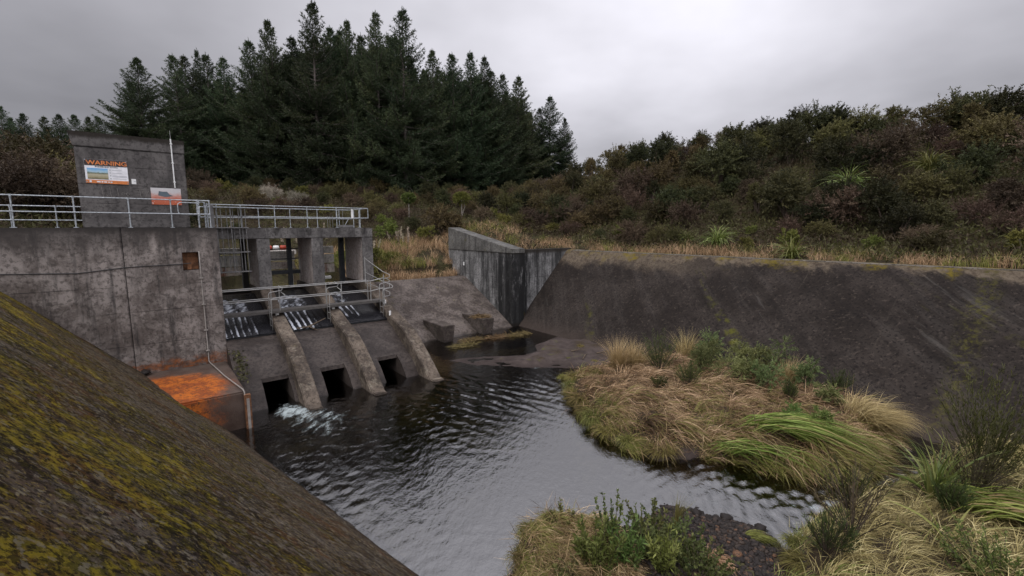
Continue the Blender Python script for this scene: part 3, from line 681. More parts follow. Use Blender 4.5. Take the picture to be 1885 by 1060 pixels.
fl = [(-.15,-4.44),(.45,-4.66),(.95,-4.98),(1.4,-5.2),(1.83,-5.45),(2.08,-5.57)]
fl2 = fl + [(2.2,-5.64),(2.55,-5.86),(3.1,-6.42),(3.6,-7.0),(3.7,-7.6)]
base = [(-2.9,-7.6),(-2.9,-4.44)]
for k, (s0, s1, o0, o1) in enumerate([(.07,1.90,.86,1.78),(2.44,4.28,2.95,3.92),(4.84,6.80,5.30,6.22)]):
    r_ = B()
    r_.prism(base + fl2, s0+.003, o0); r_.prism(base + fl2, o1, s1-.003)
    r_.prism([(-2.9,-5.72),(-2.9,-4.44)] + [(q, z-.001) for q, z in fl] + [(2.12,-5.72)], o0, o1)
    r_.box(o0, o1, -2.9, -.6, -7.6, -5.72)
    r_.build('spillway_apron', C_APRON, dam)
    r_ = B(); r_.box(o0-.06, o0+.0, 2.16, 2.34, -5.80, -5.585) if False else None
    # sloping intake screen under the overflow
    r_ = B(); r_.prism([(-2.95,-3.55),(-.17,-4.40),(-.17,-4.56),(-2.95,-4.56)], s0+.003, s1-.003)
    r_.build('intake_screen', DARKST, dam)
    r_ = B(); r_.box(s0, s1, -6.1, -5.4, -7.6, -3.16); r_.prism([(-5.4,-3.2),(-2.95,-3.56),(-2.95,-7.6),(-5.4,-7.6)], s0, s1)
    r_.build('gate_sill', C_APRON, dam)

# overflow water on each screen: thin sheet, raised strands of white water and painted glints
def overflow_mat():
    m = M('overflow_water')
    at = m.n('ShaderNodeAttribute', attribute_name='foam')  # on the screens this mask carries painted glints as well as white water
    p = m.pos(DROT, (5, .9, 1)); f = m.noise(m.pos(DROT, (2.2, .9, 1)), 2.6, 6, .7)
    f = m.rng(m.math('ADD', m.math('MULTIPLY', at.outputs['Fac'], .62), m.math('MULTIPLY', m.math('SUBTRACT', f, .5), 1.3)), .30, .74)
    c = m.mix(f, (.010,.010,.012), (.42,.44,.48))  # pale end colours in white water and reflected glints alike
    return m.out(c, m.rng(f, 0, 1, .08, .55), m.bump(m.noise(p, 5, 4, .6), .6, .05), .6)
OVER = overflow_mat()
for (s0, s1, bi) in ((.09,1.89,0),(2.45,4.27,1),(4.85,6.79,2)):
    ss = np.linspace(s0, s1, 60); qq = np.linspace(-4.6, -.10, 80); SS, QQ = np.meshgrid(ss, qq)
    ZZ = np.where(QQ < -2.95, np.interp(QQ, [-5.4,-4.6,-2.95], [-3.13,-3.2,-3.50]), np.interp(QQ, [-2.95,-.17,0], [-3.50,-4.36,-4.41]))
    u_ = (SS-s0)/(s1-s0)
    cols = (.5 + .5*np.sin(2*math.pi*(7.5*u_ + .55*vnoise(SS, QQ*.3, .5, 12+bi))))**1.6*(.35+.95*vnoise(SS, QQ*.15, .26, 33+bi))*(.6+.6*vnoise(SS*2, QQ, .5, 39+bi))
    st = vnoise(SS, QQ*.22, .10, 5+bi)
    low = sstep(QQ, -2.6, -1.6)
    fo = np.where(QQ < -1.7, .45 + .55*vnoise(SS, QQ*.5, .22, 8+bi), .0)*(1-low) + low*cols*1.45
    fo *= [1.0 - .95*sstep(u_, .52, .8), 1.0 - .9*sstep(u_, .55, .85), .9*(1-sstep(u_, .35, .62))][bi]
    if bi == 2: fo *= 1-.9*sstep(QQ, -1.0, -.4)
    fo *= sstep(QQ, -4.4, -3.4)*.9+.1
    ZZ = ZZ + .05*fo*st + .015
    Xw = WX + SS*EX + QQ*NX; Yw = WY + SS*EY + QQ*NY
    o = grid_mesh('water', Xw, Yw, ZZ, OVER, {'foam': fo})
    tag(o, 'thin white overflow sliding down the intake screen', kind='structure')

# gate frames, beams and the odd things standing behind the piers
fr = empty('gate_frame', w3(3.4, -5.8, -3), 'dark steel gate frame with pale concrete boards in the middle bay', 'gate frame')
r_ = B(); r_.box(3.72, 3.92, -5.7, -5.45, -4.0, -.52); r_.build('post', DARKST, fr, bevel=.01)
r_ = B(); r_.box(2.5, 4.3, -5.62, -5.44, -2.42, -2.22); r_.build('cross_beam', DARKST, fr, bevel=.01)
for z_ in (-1.10, -1.62):
    r_ = B(); r_.tube([w3(2.46,-5.42,z_), w3(4.25,-5.42,z_)], .025); r_.build('rail', DARKST, fr)
for s_ in (2.58, 2.78):
    r_ = B(); r_.tube([w3(s_,-5.42,-1.1), w3(s_,-5.42,-2.3)], .022); r_.build('baluster', DARKST, fr)
r_ = B(); r_.box(2.4, 4.28, -6.6, -6.42, -1.78, -1.25); r_.build('board', PALEBEAM, fr, bevel=.02)
r_ = B(); r_.box(2.4, 4.28, -6.6, -6.42, -2.22, -1.83); r_.build('board', RUSTBEAM, fr, bevel=.02)
fr = empty('gate_frame', w3(5.9, -5.8, -3), 'dark steel gate post with rust streaked pale boards in the bay nearest the weir', 'gate frame')
r_ = B(); r_.box(6.42, 6.66, -5.7, -5.4, -4.0, -.52); r_.build('post', DARKST, fr, bevel=.01)
for i, (z0, z1, m_) in enumerate(((-1.45,-1.05,PALEBEAM),(-2.0,-1.5,PALEBEAM),(-2.55,-2.05,RUSTBEAM))):
    r_ = B(); r_.box(4.85, 6.40, -6.6, -6.42, z0, z1); r_.build('board', m_, fr, bevel=.02)
r_ = B(); r_.box(4.9, 6.3, -6.9, -6.7, -2.95, -2.8); r_.build('float_bar', WHITEP, fr, bevel=.03)
fr = empty('gate_frame', w3(1, -5.8, -3), 'pale concrete boards in the bay beside the tall wall', 'gate frame')
for i, (z0, z1) in enumerate(((-1.35,-1.05),(-1.98,-1.42),(-2.45,-2.02))):
    r_ = B(); r_.box(-.3, 1.88, -6.55, -6.4, z0, z1); r_.build('board', PALEBEAM if i < 2 else RUSTBEAM, fr, bevel=.02)
r_ = B(); r_.box(1.62, 1.86, -5.9, -5.5, -4.0, -.52); r_.build('post', BLACKM, fr, bevel=.01)
r_ = B(); r_.box(.30, .62, -6.395, -6.38, -1.88, -1.66); r_.build('slot', BLACKM, fr)
for i in range(4):
    r_ = B(); s_ = 2.75 + .36*i; r_.tube([w3(s_,-7.6,-1.12), w3(s_+.02,-7.6,-1.12), w3(s_+.28,-7.6,-1.12), w3(s_+.30,-7.6,-1.12)], [.08,.13,.13,.08], 12)
    o = r_.build('boom_float', REDP if i != 2 else WHITEP, origin=w3(s_,-7.6,-1.12), smooth=True)
    tag(o, 'red float in the short row seen through the middle bay' if i != 2 else 'white float between the red ones seen through the middle bay', 'float', 'boom floats behind the dam')
r_ = B(); r_.box(2.3, 4.6, -7.85, -7.35, -1.5, -1.26); r_.box(2.5,2.6,-7.7,-7.5,-4.4,-1.5); r_.box(4.3,4.4,-7.7,-7.5,-4.4,-1.5)
tag(r_.build('float_shelf', PALEBEAM, origin=w3(3.4,-7.6,-1.5), bevel=.02), 'pale concrete shelf carrying the red floats behind the middle bay', 'shelf')

# ------------------------------------------------------------------ weir, baffles, wing wall
wp = [(-8.6,-3.62),(-7.9,-3.50),(-7.5,-3.56),(-7.1,-3.76),(-4.6,-5.0),(-3.0,-5.82),(-1.9,-6.42),(-1.0,-7.0),(-1.0,-7.6),(-9.5,-7.6),(-9.5,-3.64)]
r_ = B(); r_.prism(wp, 7.38, 16.11, 8)
tag(r_.build('weir', C_WEIR, origin=w3(12,-4,-6.4)), 'low sloping concrete weir between the gate piers and the dark wing wall', 'weir')
def baffle(s0, s1, q0, q1, label, debris):
    t = empty('baffle_block', w3((s0+s1)/2, (q0+q1)/2, -6.4), label, 'baffle block', 'baffle blocks at the weir foot')
    zt = -5.42
    r_ = B(); P = [(s0+.25,q0,-6.7),(s1-.02,q0,-6.7),(s1-.02,q1-.25,-6.7),(s0+.25,q1-.25,-6.7),(s0,q0,zt+.02),(s1,q0,zt+.02),(s1,q1,zt),(s0,q1,zt)]
    r_.hexa([w3(*p) for p in P]); r_.build('block', C_WEIR, t, bevel=.03)
    return t
baffle(10.35, 11.15, -3.3, -.95, 'bare tapered baffle block nearer the gate piers', False)
baffle(13.2, 14.05, -3.5, -1.15, 'tapered baffle block with dead grass caught on top nearer the wing wall', True)
ww = empty('wing_wall', w3(17, -2, -6.4), 'tall black streaked concrete wing wall with sloping top at the weir end', 'wing wall')
r_ = B()
r_.prism([(-1.98,-7.6),(-1.98,-1.50),(-9.85,-1.60),(-9.85,-7.6)], 16.12, 17.08); r_.build('wall_face', C_WING, ww, bevel=.02)
r_ = B(); r_.prism([(-1.94,-1.62),(-1.94,-1.34),(-2.4,-1.29),(-9.8,.02),(-9.8,-1.62)], 16.08, 17.12); 
C_CAP = concrete('cap_concrete', (.085,.082,.075), (.14,.135,.125), streak=.7, moss=.35)
r_.build('sloping_cap', C_CAP, ww, bevel=.02)
r_ = B(); r_.prism([(-2.25,-7.6),(-2.25,-1.44),(-2.7,-1.44),(-2.7,-7.6)], 17.09, 22.4); r_.build('return_wall', C_WING, ww, bevel=.02)
r_ = B(); r_.box(16.085, 16.115, -7.75, -7.62, -2.75, -2.5)
tag(r_.build('marker_plate', WHITEP, origin=w3(16.1,-7.7,-2.6)), 'small white plate fixed to the streaked wing wall', 'plate')

# ------------------------------------------------------------------ hut
hut = empty('control_hut', w3(-2.1, -1.6, 0), 'dark board marked concrete hut carrying the warning sign on top of the dam', 'hut')
r_ = B(); r_.prism([(-1.2,.0),(-1.2,2.78),(-3.2,2.78),(-3.2,0)], -3.72, -.64); r_.build('wall', C_HUT, hut, bevel=.02)
r_ = B(); r_.hexa([w3(*p) for p in ((-3.74,-3.24,2.782),(-.63,-3.24,2.782),(-.63,-1.17,2.782),(-3.74,-1.17,2.782),(-3.84,-3.34,3.27),(-.61,-3.34,3.27),(-.61,-1.15,3.27),(-3.84,-1.15,3.27))]); r_.build('roof', C_HUT, hut, bevel=.02)
r_ = B(); r_.tube([w3(-1.02,-1.14,1.5), w3(-1.02,-1.14,3.3)], .022); r_.tube([w3(-1.02,-1.14,3.3), w3(-1.02,-1.14,3.6)], .003)
for z_ in (1.7, 2.4, 3.1): r_.box(-1.06,-.98,-1.2,-1.11,z_,z_+.03)
tag(r_.build('antenna_pole', WHITEP, origin=w3(-1.02,-1.14,1.5)), 'thin white conduit pole with whip aerial on the hut wall', 'pole')

HROT = math.atan2(EY, EX)
def text_on(txt, s0, z, size, q, mat, parent, name, wscale=1.0, tilt=0):
    cu = bpy.data.curves.new(name, 'FONT'); cu.body = txt; cu.size = size; cu.extrude = .002; cu.offset = size*.022
    ob = bpy.data.objects.new(name, cu); COL.objects.link(ob)
    bpy.context.view_layer.update()
    dg = bpy.context.evaluated_depsgraph_get(); me = bpy.data.meshes.new_from_object(ob.evaluated_get(dg))
    bpy.data.objects.remove(ob)
    L = Vector(parent.location)
    for v in me.vertices:
        x, y, d = v.co; x *= wscale
        v.co = Vector(w3(s0 + x, q + d, z + y + tilt*x)) - L
    o = finish(name, me, mat, parent); return o
def flat(parent, name, s0, s1, z0, z1, q, mat, th=.004):
    r_ = B(); r_.box(s0, s1, q, q+th, z0, z1); return r_.build(name, mat, parent)
def photo_mat(s0, z0, ws, hs):
    m = M('sign_picture'); x = m.xyz()
    h = m.math('DIVIDE', m.math('SUBTRACT', x[2], z0), hs)
    p = m.pos()
    c = m.ramp(m.math('ADD', h, m.math('MULTIPLY', m.math('SUBTRACT', m.noise(p, 9, 4, .7), .5), .35)), [(0,(.12,.10,.05)),(.18,(.30,.27,.16)),(.42,(.42,.38,.27)),(.56,(.10,.12,.07)),(.66,(.35,.50,.58)),(1,(.10,.33,.62))])
    return m.out(c, .5)
SW = plain('sign_white', (.78,.78,.80), .4, 0, .22, 5); SO = plain('sign_orange', (.68,.21,.05), .4, 0, .3, 6)
SB = plain('sign_black', (.028,.022,.020), .4); SG = plain('sign_grey', (.42,.43,.46), .5)
ws = empty('warning_sign', w3(-2.95, -1.19, 1.55), 'orange, black and white WARNING board fixed to the hut', 'sign')
a0, a1, z0, z1 = -3.50, -2.36, 1.545, 2.365
flat(ws, 'panel', a0, a1, z0, z1, -1.195, SW, .012)
flat(ws, 'heading_band', a0+.002, a1-.002, z1-.215, z1-.002, -1.182, SB, .004)
flat(ws, 'footer_band', a0+.002, a1-.002, z0+.002, z0+.115, -1.182, SO, .004)
text_on('WARNING', a0+.05, z1-.178, .198, -1.176, SO, ws, 'lettering', 1.13)
text_on('INTAKE', a0+.66, z1-.268, .056, -1.181, SB, ws, 'lettering', 1.1)
for i in range(10): flat(ws, 'text_line', a0+.27+.037*i, a0+.297+.037*i, z1-.268, z1-.229, -1.182, SB, .002) if i in (0,2,4,5,7,9) else flat(ws, 'text_line', a0+.27+.037*i, a0+.295+.037*i, z1-.262, z1-.240, -1.182, SB, .002)
flat(ws, 'picture', a0+.055, a0+.60, z0+.145, z0+.52, -1.182, photo_mat(a0, z0+.145, .55, .375), .004)
for i, (l_, n_) in enumerate(((.30,1),(.30,1),(.44,2),(.42,1))):
    zz = z0+.50 - .098*i
    flat(ws, 'bullet', a0+.645, a0+.68, zz-.04, zz-.005, -1.182, SG, .003)
    for k in range(n_): flat(ws, 'text_line', a0+.71, a0+.71+l_*.9, zz-.032-.03*k, zz-.018-.03*k, -1.182, SG, .002)
flat(ws, 'emblem', a0+.09, a0+.145, z0+.03, z0+.09, -1.176, SW, .003)
for i, (x_, l_) in enumerate(((.28,.10),(.40,.05),(.47,.08),(.58,.04),(.64,.05))): flat(ws, 'footer_mark', a0+x_, a0+x_+l_, z0+.035, z0+.075, -1.176, SW, .003)
for s_ in (a0+.03, a1-.03):
    for z_ in (z0+.05, z1-.03): flat(ws, 'bolt', s_-.014, s_+.014, z_-.014, z_+.014, -1.174, GALV, .012)
t = empty('notice', w3(-2.2,-1.19,1.6), 'small blank white notice right of the warning board', 'notice')
flat(t, 'sheet', -2.28, -2.15, 1.575, 1.755, -1.195, WHITEP, .006); flat(t, 'print', -2.21, -2.16, 1.655, 1.68, -1.188, SG, .002)
def faded_mat():
    m = M('faded_sign'); p = m.pos(); z = m.xyz()[2]
    h = m.math('ADD', z, m.math('MULTIPLY', m.math('SUBTRACT', m.noise(p, 6, 5, .7), .5), .35))
    c = m.ramp(m.rng(h, .85, 1.5, 0, 1, False), [(0,(.40,.09,.035)),(.35,(.42,.12,.075)),(.55,(.46,.26,.22)),(.72,(.48,.45,.45)),(1,(.52,.51,.51))])
    c = m.mix(m.noise(p, 9, 6, .75, .58, .66), c, (.55,.54,.53))
    return m.out(c, .6)
t = empty('faded_sign', w3(-1.3,-1.19,.9), 'faded red and white sign low on the hut behind the railing', 'sign')
flat(t, 'panel', -1.76, -.85, .86, 1.475, -1.195, faded_mat(), .012)
r_ = B(); r_.poly([w3(s_,-1.178,z_) for s_, z_ in ((-1.55,1.20),(-1.52,1.36),(-1.40,1.34),(-1.28,1.35),(-1.20,1.24),(-1.10,1.20),(-1.22,1.17),(-1.32,1.15),(-1.40,1.16),(-1.46,1.18))])
r_.build('printed_shape', plain('print_blue', (.09,.12,.14), .5), t)
# chalk scrawl left on the hut
CH = plain('chalk', (.20,.185,.17), .9)
t = empty('graffiti', w3(-2.4,-1.19,1.1), 'faint chalk scrawl between the two signs on the hut', 'graffiti')
for st in ([(-3.12,1.42),(-3.09,1.08),(-3.02,1.25),(-2.97,1.08)],[(-2.9,1.42),(-2.88,1.1),(-2.78,1.1)],[(-2.7,1.4),(-2.68,1.14)],[(-2.6,1.2),(-2.55,1.26),(-2.5,1.2),(-2.55,1.15),(-2.6,1.2)],[(-2.47,1.2),(-2.42,1.26),(-2.37,1.2),(-2.42,1.15),(-2.47,1.2)],[(-2.2,1.38),(-1.95,1.38)],[(-2.08,1.38),(-2.05,1.1)],[(-2.0,1.32),(-1.93,1.1),(-1.82,1.35)]):
    r_ = B(); r_.tube([w3(a,-1.196,c) for a, c in st], .008, 5); r_.build('stroke', CH, t)

# ------------------------------------------------------------------ railings
def railing(label, posts, zt, q, s0, s1, group='galvanised railings on the dam', zb=0, mids=(.5,), ends=()):
    t = empty('railing', w3((s0+s1)/2, q, zb), label, 'railing', group)
    for s_ in posts:
        r_ = B(); r_.tube([w3(s_,q,zb), w3(s_,q,zt)], .021); r_.box(s_-.06,s_+.06,q-.06,q+.06,zb,zb+.02); r_.tube([w3(s_,q,zt-.05), w3(s_,q,zt+.03)], .032); r_.tube([w3(s_,q,zb+(zt-zb)*mids[0]-.035), w3(s_,q,zb+(zt-zb)*mids[0]+.035)], .031); r_.build('post', GALV, t)
    r_ = B(); r_.tube([w3(s0,q,zt), w3(s1,q,zt)], .021); r_.build('top_rail', GALV, t)
    for f_ in mids:
        r_ = B(); r_.tube([w3(s0,q+.03,zb+(zt-zb)*f_), w3(s1,q+.03,zb+(zt-zb)*f_)], .02); r_.build('mid_rail', GALV, t)
    return t
railing('galvanised railing along the wall edge in front of the hut', (-6.6,-5.2,-3.80,-2.42,-1.25,-.08), 1.0, -.1, -13, -.08)
railing('lower galvanised railing crossing the scrub behind the wall edge', (-7.4,-5.7,-4.55), .78, -3.1, -13, -3.75, mids=(.35,))
t = railing('front galvanised railing of the gate deck facing the pool', (.45,1.36,2.74,4.17,5.57,6.72,), 1.0, -3.05, .1, 7.2)
r_ = B(); r_.tube([w3(7.2,-3.05,1.0), w3(7.2,-3.05,.5)], .02); r_.build('end_post', GALV, t)
railing('rear galvanised railing of the gate deck against the scrub', (.6,2.6,4.1,5.5,6.7), 1.0, -6.1, .1, 7.2)
t = empty('railing', w3(7.2, -4.5, 0), 'short end railing closing the gate deck at the weir side', 'railing', 'galvanised railings on the dam')
for q_ in (-4.2, -5.2):
    r_ = B(); r_.tube([w3(7.2,q_,0), w3(7.2,q_,1.0)], .025); r_.build('post', GALV, t)
for z_ in (.5, 1.0):
    r_ = B(); r_.tube([w3(7.2,-3.08,z_), w3(7.2,-6.07,z_)], .022); r_.build('rail', GALV, t)
# self closing gate with rounded loops where wall and deck meet
t = empty('access_gate', w3(-.3,-1.3,0), 'small tubular access gate with rounded loops beside the hut', 'gate')
for s_, q_ in ((-.35,-1.2),(-.1,-1.6),(.03,-2.2)):
    r_ = B(); r_.tube([w3(s_,q_,0), w3(s_,q_,1.02)], .03); r_.build('post', GALV, t)
def loop(s0, s1, z0, z1, q, r=.12):
    pts = []
    for cx_, cz_, a0_ in ((s1-r,z1-r,0),(s0+r,z1-r,90),(s0+r,z0+r,180),(s1-r,z0+r,270)):
        for k in range(5):
            a = R(a0_+22.5*k); pts.append(w3(cx_+r*math.cos(a), q, cz_+r*math.sin(a)))
    return pts + [pts[0]]
for a in ((-1.0,-.33,.5,.95,-1.0),(-.30,-.08,.42,1.02,-1.55)):
    r_ = B(); r_.tube(loop(*a), .018, 7); r_.build('loop', GALV, t, smooth=True)
r_ = B(); r_.box(-.40,-.30,-1.28,-1.16,.55,1.08); r_.build('latch_box', GALV, t, bevel=.01)
# caged access ladder hanging in front of the deck
t = empty('ladder_cage', w3(.95,-2.8,0), 'hanging cage of thin grey rods in front of the gate deck', 'ladder cage')
for i, s_ in enumerate((.40,.56,.78,.92,1.02,1.22,1.36,1.48)):
    r_ = B(); r_.tube([w3(s_,-2.86+.12*(i%2),.92), w3(s_+.02,-2.86+.12*(i%2),-2.0)], .016 if i%3 else .024, 6); r_.build('rod', DULL, t)
for z_ in (.88, .0, -1.08, -1.95):
    r_ = B(); r_.box(.30,1.58,-2.94,-2.68,z_-.022,z_+.022); r_.build('cross_plate', DULL if z_ < .5 else GALV, t, bevel=.008)
r_ = B(); r_.box(.20,.34,-3.02,-2.90,.004,1.0); r_.build('side_plate', DULL, t, bevel=.008)
# small rack and box on the deck
t = empty('winch_stand', w3(6.1,-4.2,0), 'low winch frame with thin rods standing on the gate deck', 'winch stand')
for i, s_ in enumerate((5.5,5.62,5.76,6.3)):
    r_ = B(); r_.tube([w3(s_,-4.3,0), w3(s_,-4.3,.62 if i < 3 else .9)], .012, 6); r_.build('rod', DULL, t)
r_ = B(); r_.box(6.1,6.75,-4.6,-4.0,.003,.14); r_.build('base_block', DULL, t, bevel=.02)
r_ = B(); r_.tube(loop(6.0,6.9,.5,.95,-4.3,.06), .014, 6); r_.build('loop', GALV, t)
r_ = B(); r_.tube([w3(6.4,-4.3,.14), w3(6.62,-4.3,.5)], .015, 6); r_.build('lever', GALV, t)
r_ = B(); r_.box(6.28,6.40,-2.99,-2.95,.46,.95); tag(r_.build('rail_tube', WHITEP, origin=w3(6.34,-2.97,.5), bevel=.02), 'white tube strapped to the deck railing near its end', 'tube')

# walkway over the aprons
t = empty('walkway', w3(3.4,-1,-3.6), 'narrow steel walkway with twin rails crossing the three aprons', 'walkway')
r_ = B(); r_.box(.1, 6.95, -1.32, -.78, -3.66, -3.54); r_.build('floor_beam', BEAM, t, bevel=.01)
for q_ in (-.8, -1.3):
    for z_ in (-2.57, -3.06):
        pts = [w3(.1,q_,z_), w3(6.3,q_,z_)] + ([w3(6.9,q_+.1,z_+.12)] if q_ > -1 else [])
        r_ = B(); r_.tube(pts, .019, 8); r_.build('rail', TUBE, t)
    for s_ in (2.02, 4.35, 6.35) if q_ < -1 else (2.25, 4.9, 6.3):
        r_ = B(); r_.tube([w3(s_,q_,-3.6), w3(s_,q_,-2.57)], .02); r_.build('post', TUBE, t)
for s0, s1 in PIERS:
    c_ = (s0+s1)/2
    r_ = B(); r_.box(c_-.08, c_+.06, -1.12, -.98, -3.80, -3.60); r_.build('foot_bracket', WHITEP, t, bevel=.01)
for k, (s0, s1) in enumerate(PIERS):
    lab = ('hooked steel ladder on the buttress nearest the tall wall', 'hooked steel ladder on the middle buttress', 'hooked steel ladder on the buttress beside the weir')[k]
    l_ = empty('ladder', w3(s0-.06,-.7,-3.6), lab, 'ladder', 'ladders on the buttresses')
    for dq in (0, .38):
        zt = -2.72 if dq == 0 else -2.95
        pts = [w3(s0-.08,-.72+dq,-4.5), w3(s0-.08,-.72+dq,zt-.12), w3(s0-.05,-.72+dq,zt-.03), w3(s0+.06,-.74+dq,zt), w3(s0+.42,-.74+dq,zt+.03), w3(s0+.5,-.85+dq,zt+.1), w3(s0+.38,-1.0+dq,zt+.22)]
        r_ = B(); r_.tube(pts, .017, 8); r_.build('stile', TUBE, l_, smooth=True)
    for z_ in np.arange(-4.4, -3.3, .28):
        r_ = B(); r_.tube([w3(s0-.08,-.72,z_), w3(s0-.08,-.34,z_)], .012, 6); r_.build('rung', TUBE, l_)
# zig-zag end guard of the walkway by the weir
t = empty('end_guard', w3(7.0,-1,-3.2), 'zigzag steel end guard where the walkway meets the last buttress', 'guard')
for z_, h_ in ((-2.25,.9),(-2.75,.6),(-3.15,.4)):
    r_ = B(); r_.tube([w3(6.75,-2.6,z_+h_*.75), w3(7.15,-1.3,z_+.06), w3(7.35,-.95,z_-.08), w3(7.3,-.85,z_-.22), w3(6.95,-.8,z_-.25)], .017, 8); r_.build('rail', TUBE, t, smooth=True)
r_ = B(); r_.tube([w3(6.98,-.8,-3.9), w3(6.98,-.8,-2.3)], .025); r_.build('post', TUBE, t)
r_ = B(); r_.tube([w3(6.75,-2.6,-2.9), w3(6.75,-2.6,-1.5)], .025); r_.build('post', TUBE, t)
t = empty('depth_gauge', w3(7.0,.2,-4.2), 'white banded depth gauge post on the buttress beside the weir', 'gauge')
r_ = B(); r_.tube([w3(6.86,.1,-4.62), w3(6.86,.1,-3.98)], .05, 10)
r_.build('post', WHITEP, t)
for z_ in (-4.5,-4.38,-4.26):
    r_ = B(); r_.tube([w3(6.86,.1,z_), w3(6.86,.1,z_+.04)], .053, 10); r_.build('band', BLACKM, t)
# cable, conduit, rusty pipe
pts = []
for s_ in np.linspace(-13, -.8, 40): pts.append(w3(s_, .02, float(np.interp(s_, [-13,-5.6,-3.9,-2.6,-1.1,-.8], [-1.2,-1.42,-1.50,-1.36,-1.33,-1.3]))))
r_ = B(); r_.tube(pts, .016, 6); tag(r_.build('cable', CABLE, origin=w3(-3,.02,-1.4)), 'black cable slung across the tall wall to the niche', 'cable')
t = empty('conduit', w3(-.5,.03,-1), 'grey conduit running down the wall from the niche and over the ledge', 'conduit')
r_ = B(); r_.tube([w3(-.54,.04,-.88), w3(-.54,.04,-1.6), w3(-.53,.04,-5.1), w3(-.5,.1,-5.16), w3(-.28,2.3,-5.16), w3(-.02,4.3,-5.14), w3(0.0,4.42,-5.2), w3(0.0,4.42,-5.62)], .019, 8); r_.build('pipe', PVC, t, smooth=True)
for z_ in (-1.9,-2.9,-3.9,-4.7):
    r_ = B(); r_.box(-.60,-.48,0.002,.085,z_,z_+.04); r_.build('clip', PVC, t)
r_ = B(); r_.tube([w3(.0,4.42,-5.6), w3(.12,4.42,-5.6)], .024); r_.build('elbow', PVC, t)
t = empty('drain_pipe', w3(.02,4.45,-6), 'rusty upright channel at the corner of the stained ledge', 'drain pipe')
r_ = B(); r_.box(-.02,.16,4.352,4.50,-7,-5.28); r_.build('channel', RUST, t, bevel=.01)
r_ = B(); r_.box(.03,.11,4.502,4.52,-6.9,-5.4); r_.build('strip', PVC, t)

# ------------------------------------------------------------------ plants: generators
def norm(v): return v/np.maximum(np.linalg.norm(v, axis=-1, keepdims=True), 1e-9)
def leaves(P, D, L, Wd, g):
    """rhombic leaves: base P, direction D (unit), length L, width Wd"""
    n_ = len(P); rv = norm(g.normal(size=(n_,3))); side = norm(np.cross(D, rv)); L = np.broadcast_to(L, (n_,))[:,None]; Wd = np.broadcast_to(Wd, (n_,))[:,None]
    tip = P + D*L; mid = P + D*L*.45
    return np.stack([P, mid + side*Wd*.5, tip, mid - side*Wd*.5], 1)
def sprigs(base, tip, k, L, Wd, g, spread=.9, start=.25, droop=0.):
    """leaves along each line base->tip; returns quads and the sprig parameter"""
    n_ = len(base); a = start + (1-start)*g.random((n_,k))
    P = base[:,None]*(1-a[...,None]) + tip[:,None]*a[...,None]; P[...,2] -= droop*a**2
    D = norm(norm(tip-base)[:,None] + spread*g.normal(size=(n_,k,3)))
    P = P.reshape(-1,3); D = D.reshape(-1,3)
    return leaves(P, D, L*(.6+.8*g.random(len(P))), Wd*(.7+.6*g.random(len(P))), g), np.repeat(g.random(n_), k)
def shrub_mesh(name, seed, H, Rr, mat, nspr=170, k=20, leaf=.11, wid=.05, lobes=7, flat_=.8, spread=.9, stems=True, tintpow=1.):
    g = np.random.default_rng(seed)
    lc = []; 
    for i in range(lobes):
        a = g.random()*6.283; r = Rr*.62*math.sqrt(g.random()); lc.append((r*math.cos(a), r*math.sin(a), H*(.32+.42*g.random())))
    lc = np.array(lc); lr = Rr*(.34+.30*g.random(lobes))
    li = g.integers(0, lobes, nspr); d = norm(g.normal(size=(nspr,3)) + np.array((0,0,.45)))
    base = lc[li] + d*lr[li,None]*.25; tip = lc[li] + d*(lr[li]*(.75+.55*g.random(nspr)))[:,None]*np.array((1,1,flat_+.2))
    tip[:,2] = np.clip(tip[:,2], .04, None); base[:,2] = np.clip(base[:,2], .03, None)
    V, sp = sprigs(base, tip, k, leaf, wid, g, spread)
    ti = np.clip(.15 + .55*sp**tintpow + .3*g.random(len(V)), 0, 1)
    st = None
    if stems:
        b2 = B()
        for i in range(min(lobes, 6)):
            p = Vector(lc[i]); b2.tube([Vector((p.x*.08, p.y*.08, -.15)), Vector((p.x*.5, p.y*.5, p.z*.55)), p], [.05*H/2, .035*H/2, .012*H/2], 5)
        st = b2
    return (name, V, ti, mat, st)
def make_thing(name, parts, label, cat, group=None, stemname='stem', crown='foliage', stemmat=None):
    t = empty(name, (0,0,0), label, cat, group)
    nm, V, ti, mat, st = parts
    quads(crown, V, ti, mat, t)
    if st is not None: st.build(stemname, stemmat or TWIG, t)
    return t
def place(o, x, y, z, sc=1, rz=0, sz=None):
    o.location = (x, y, z); o.rotation_euler = (0, 0, rz); o.scale = (sc, sc, sz or sc)
    return o
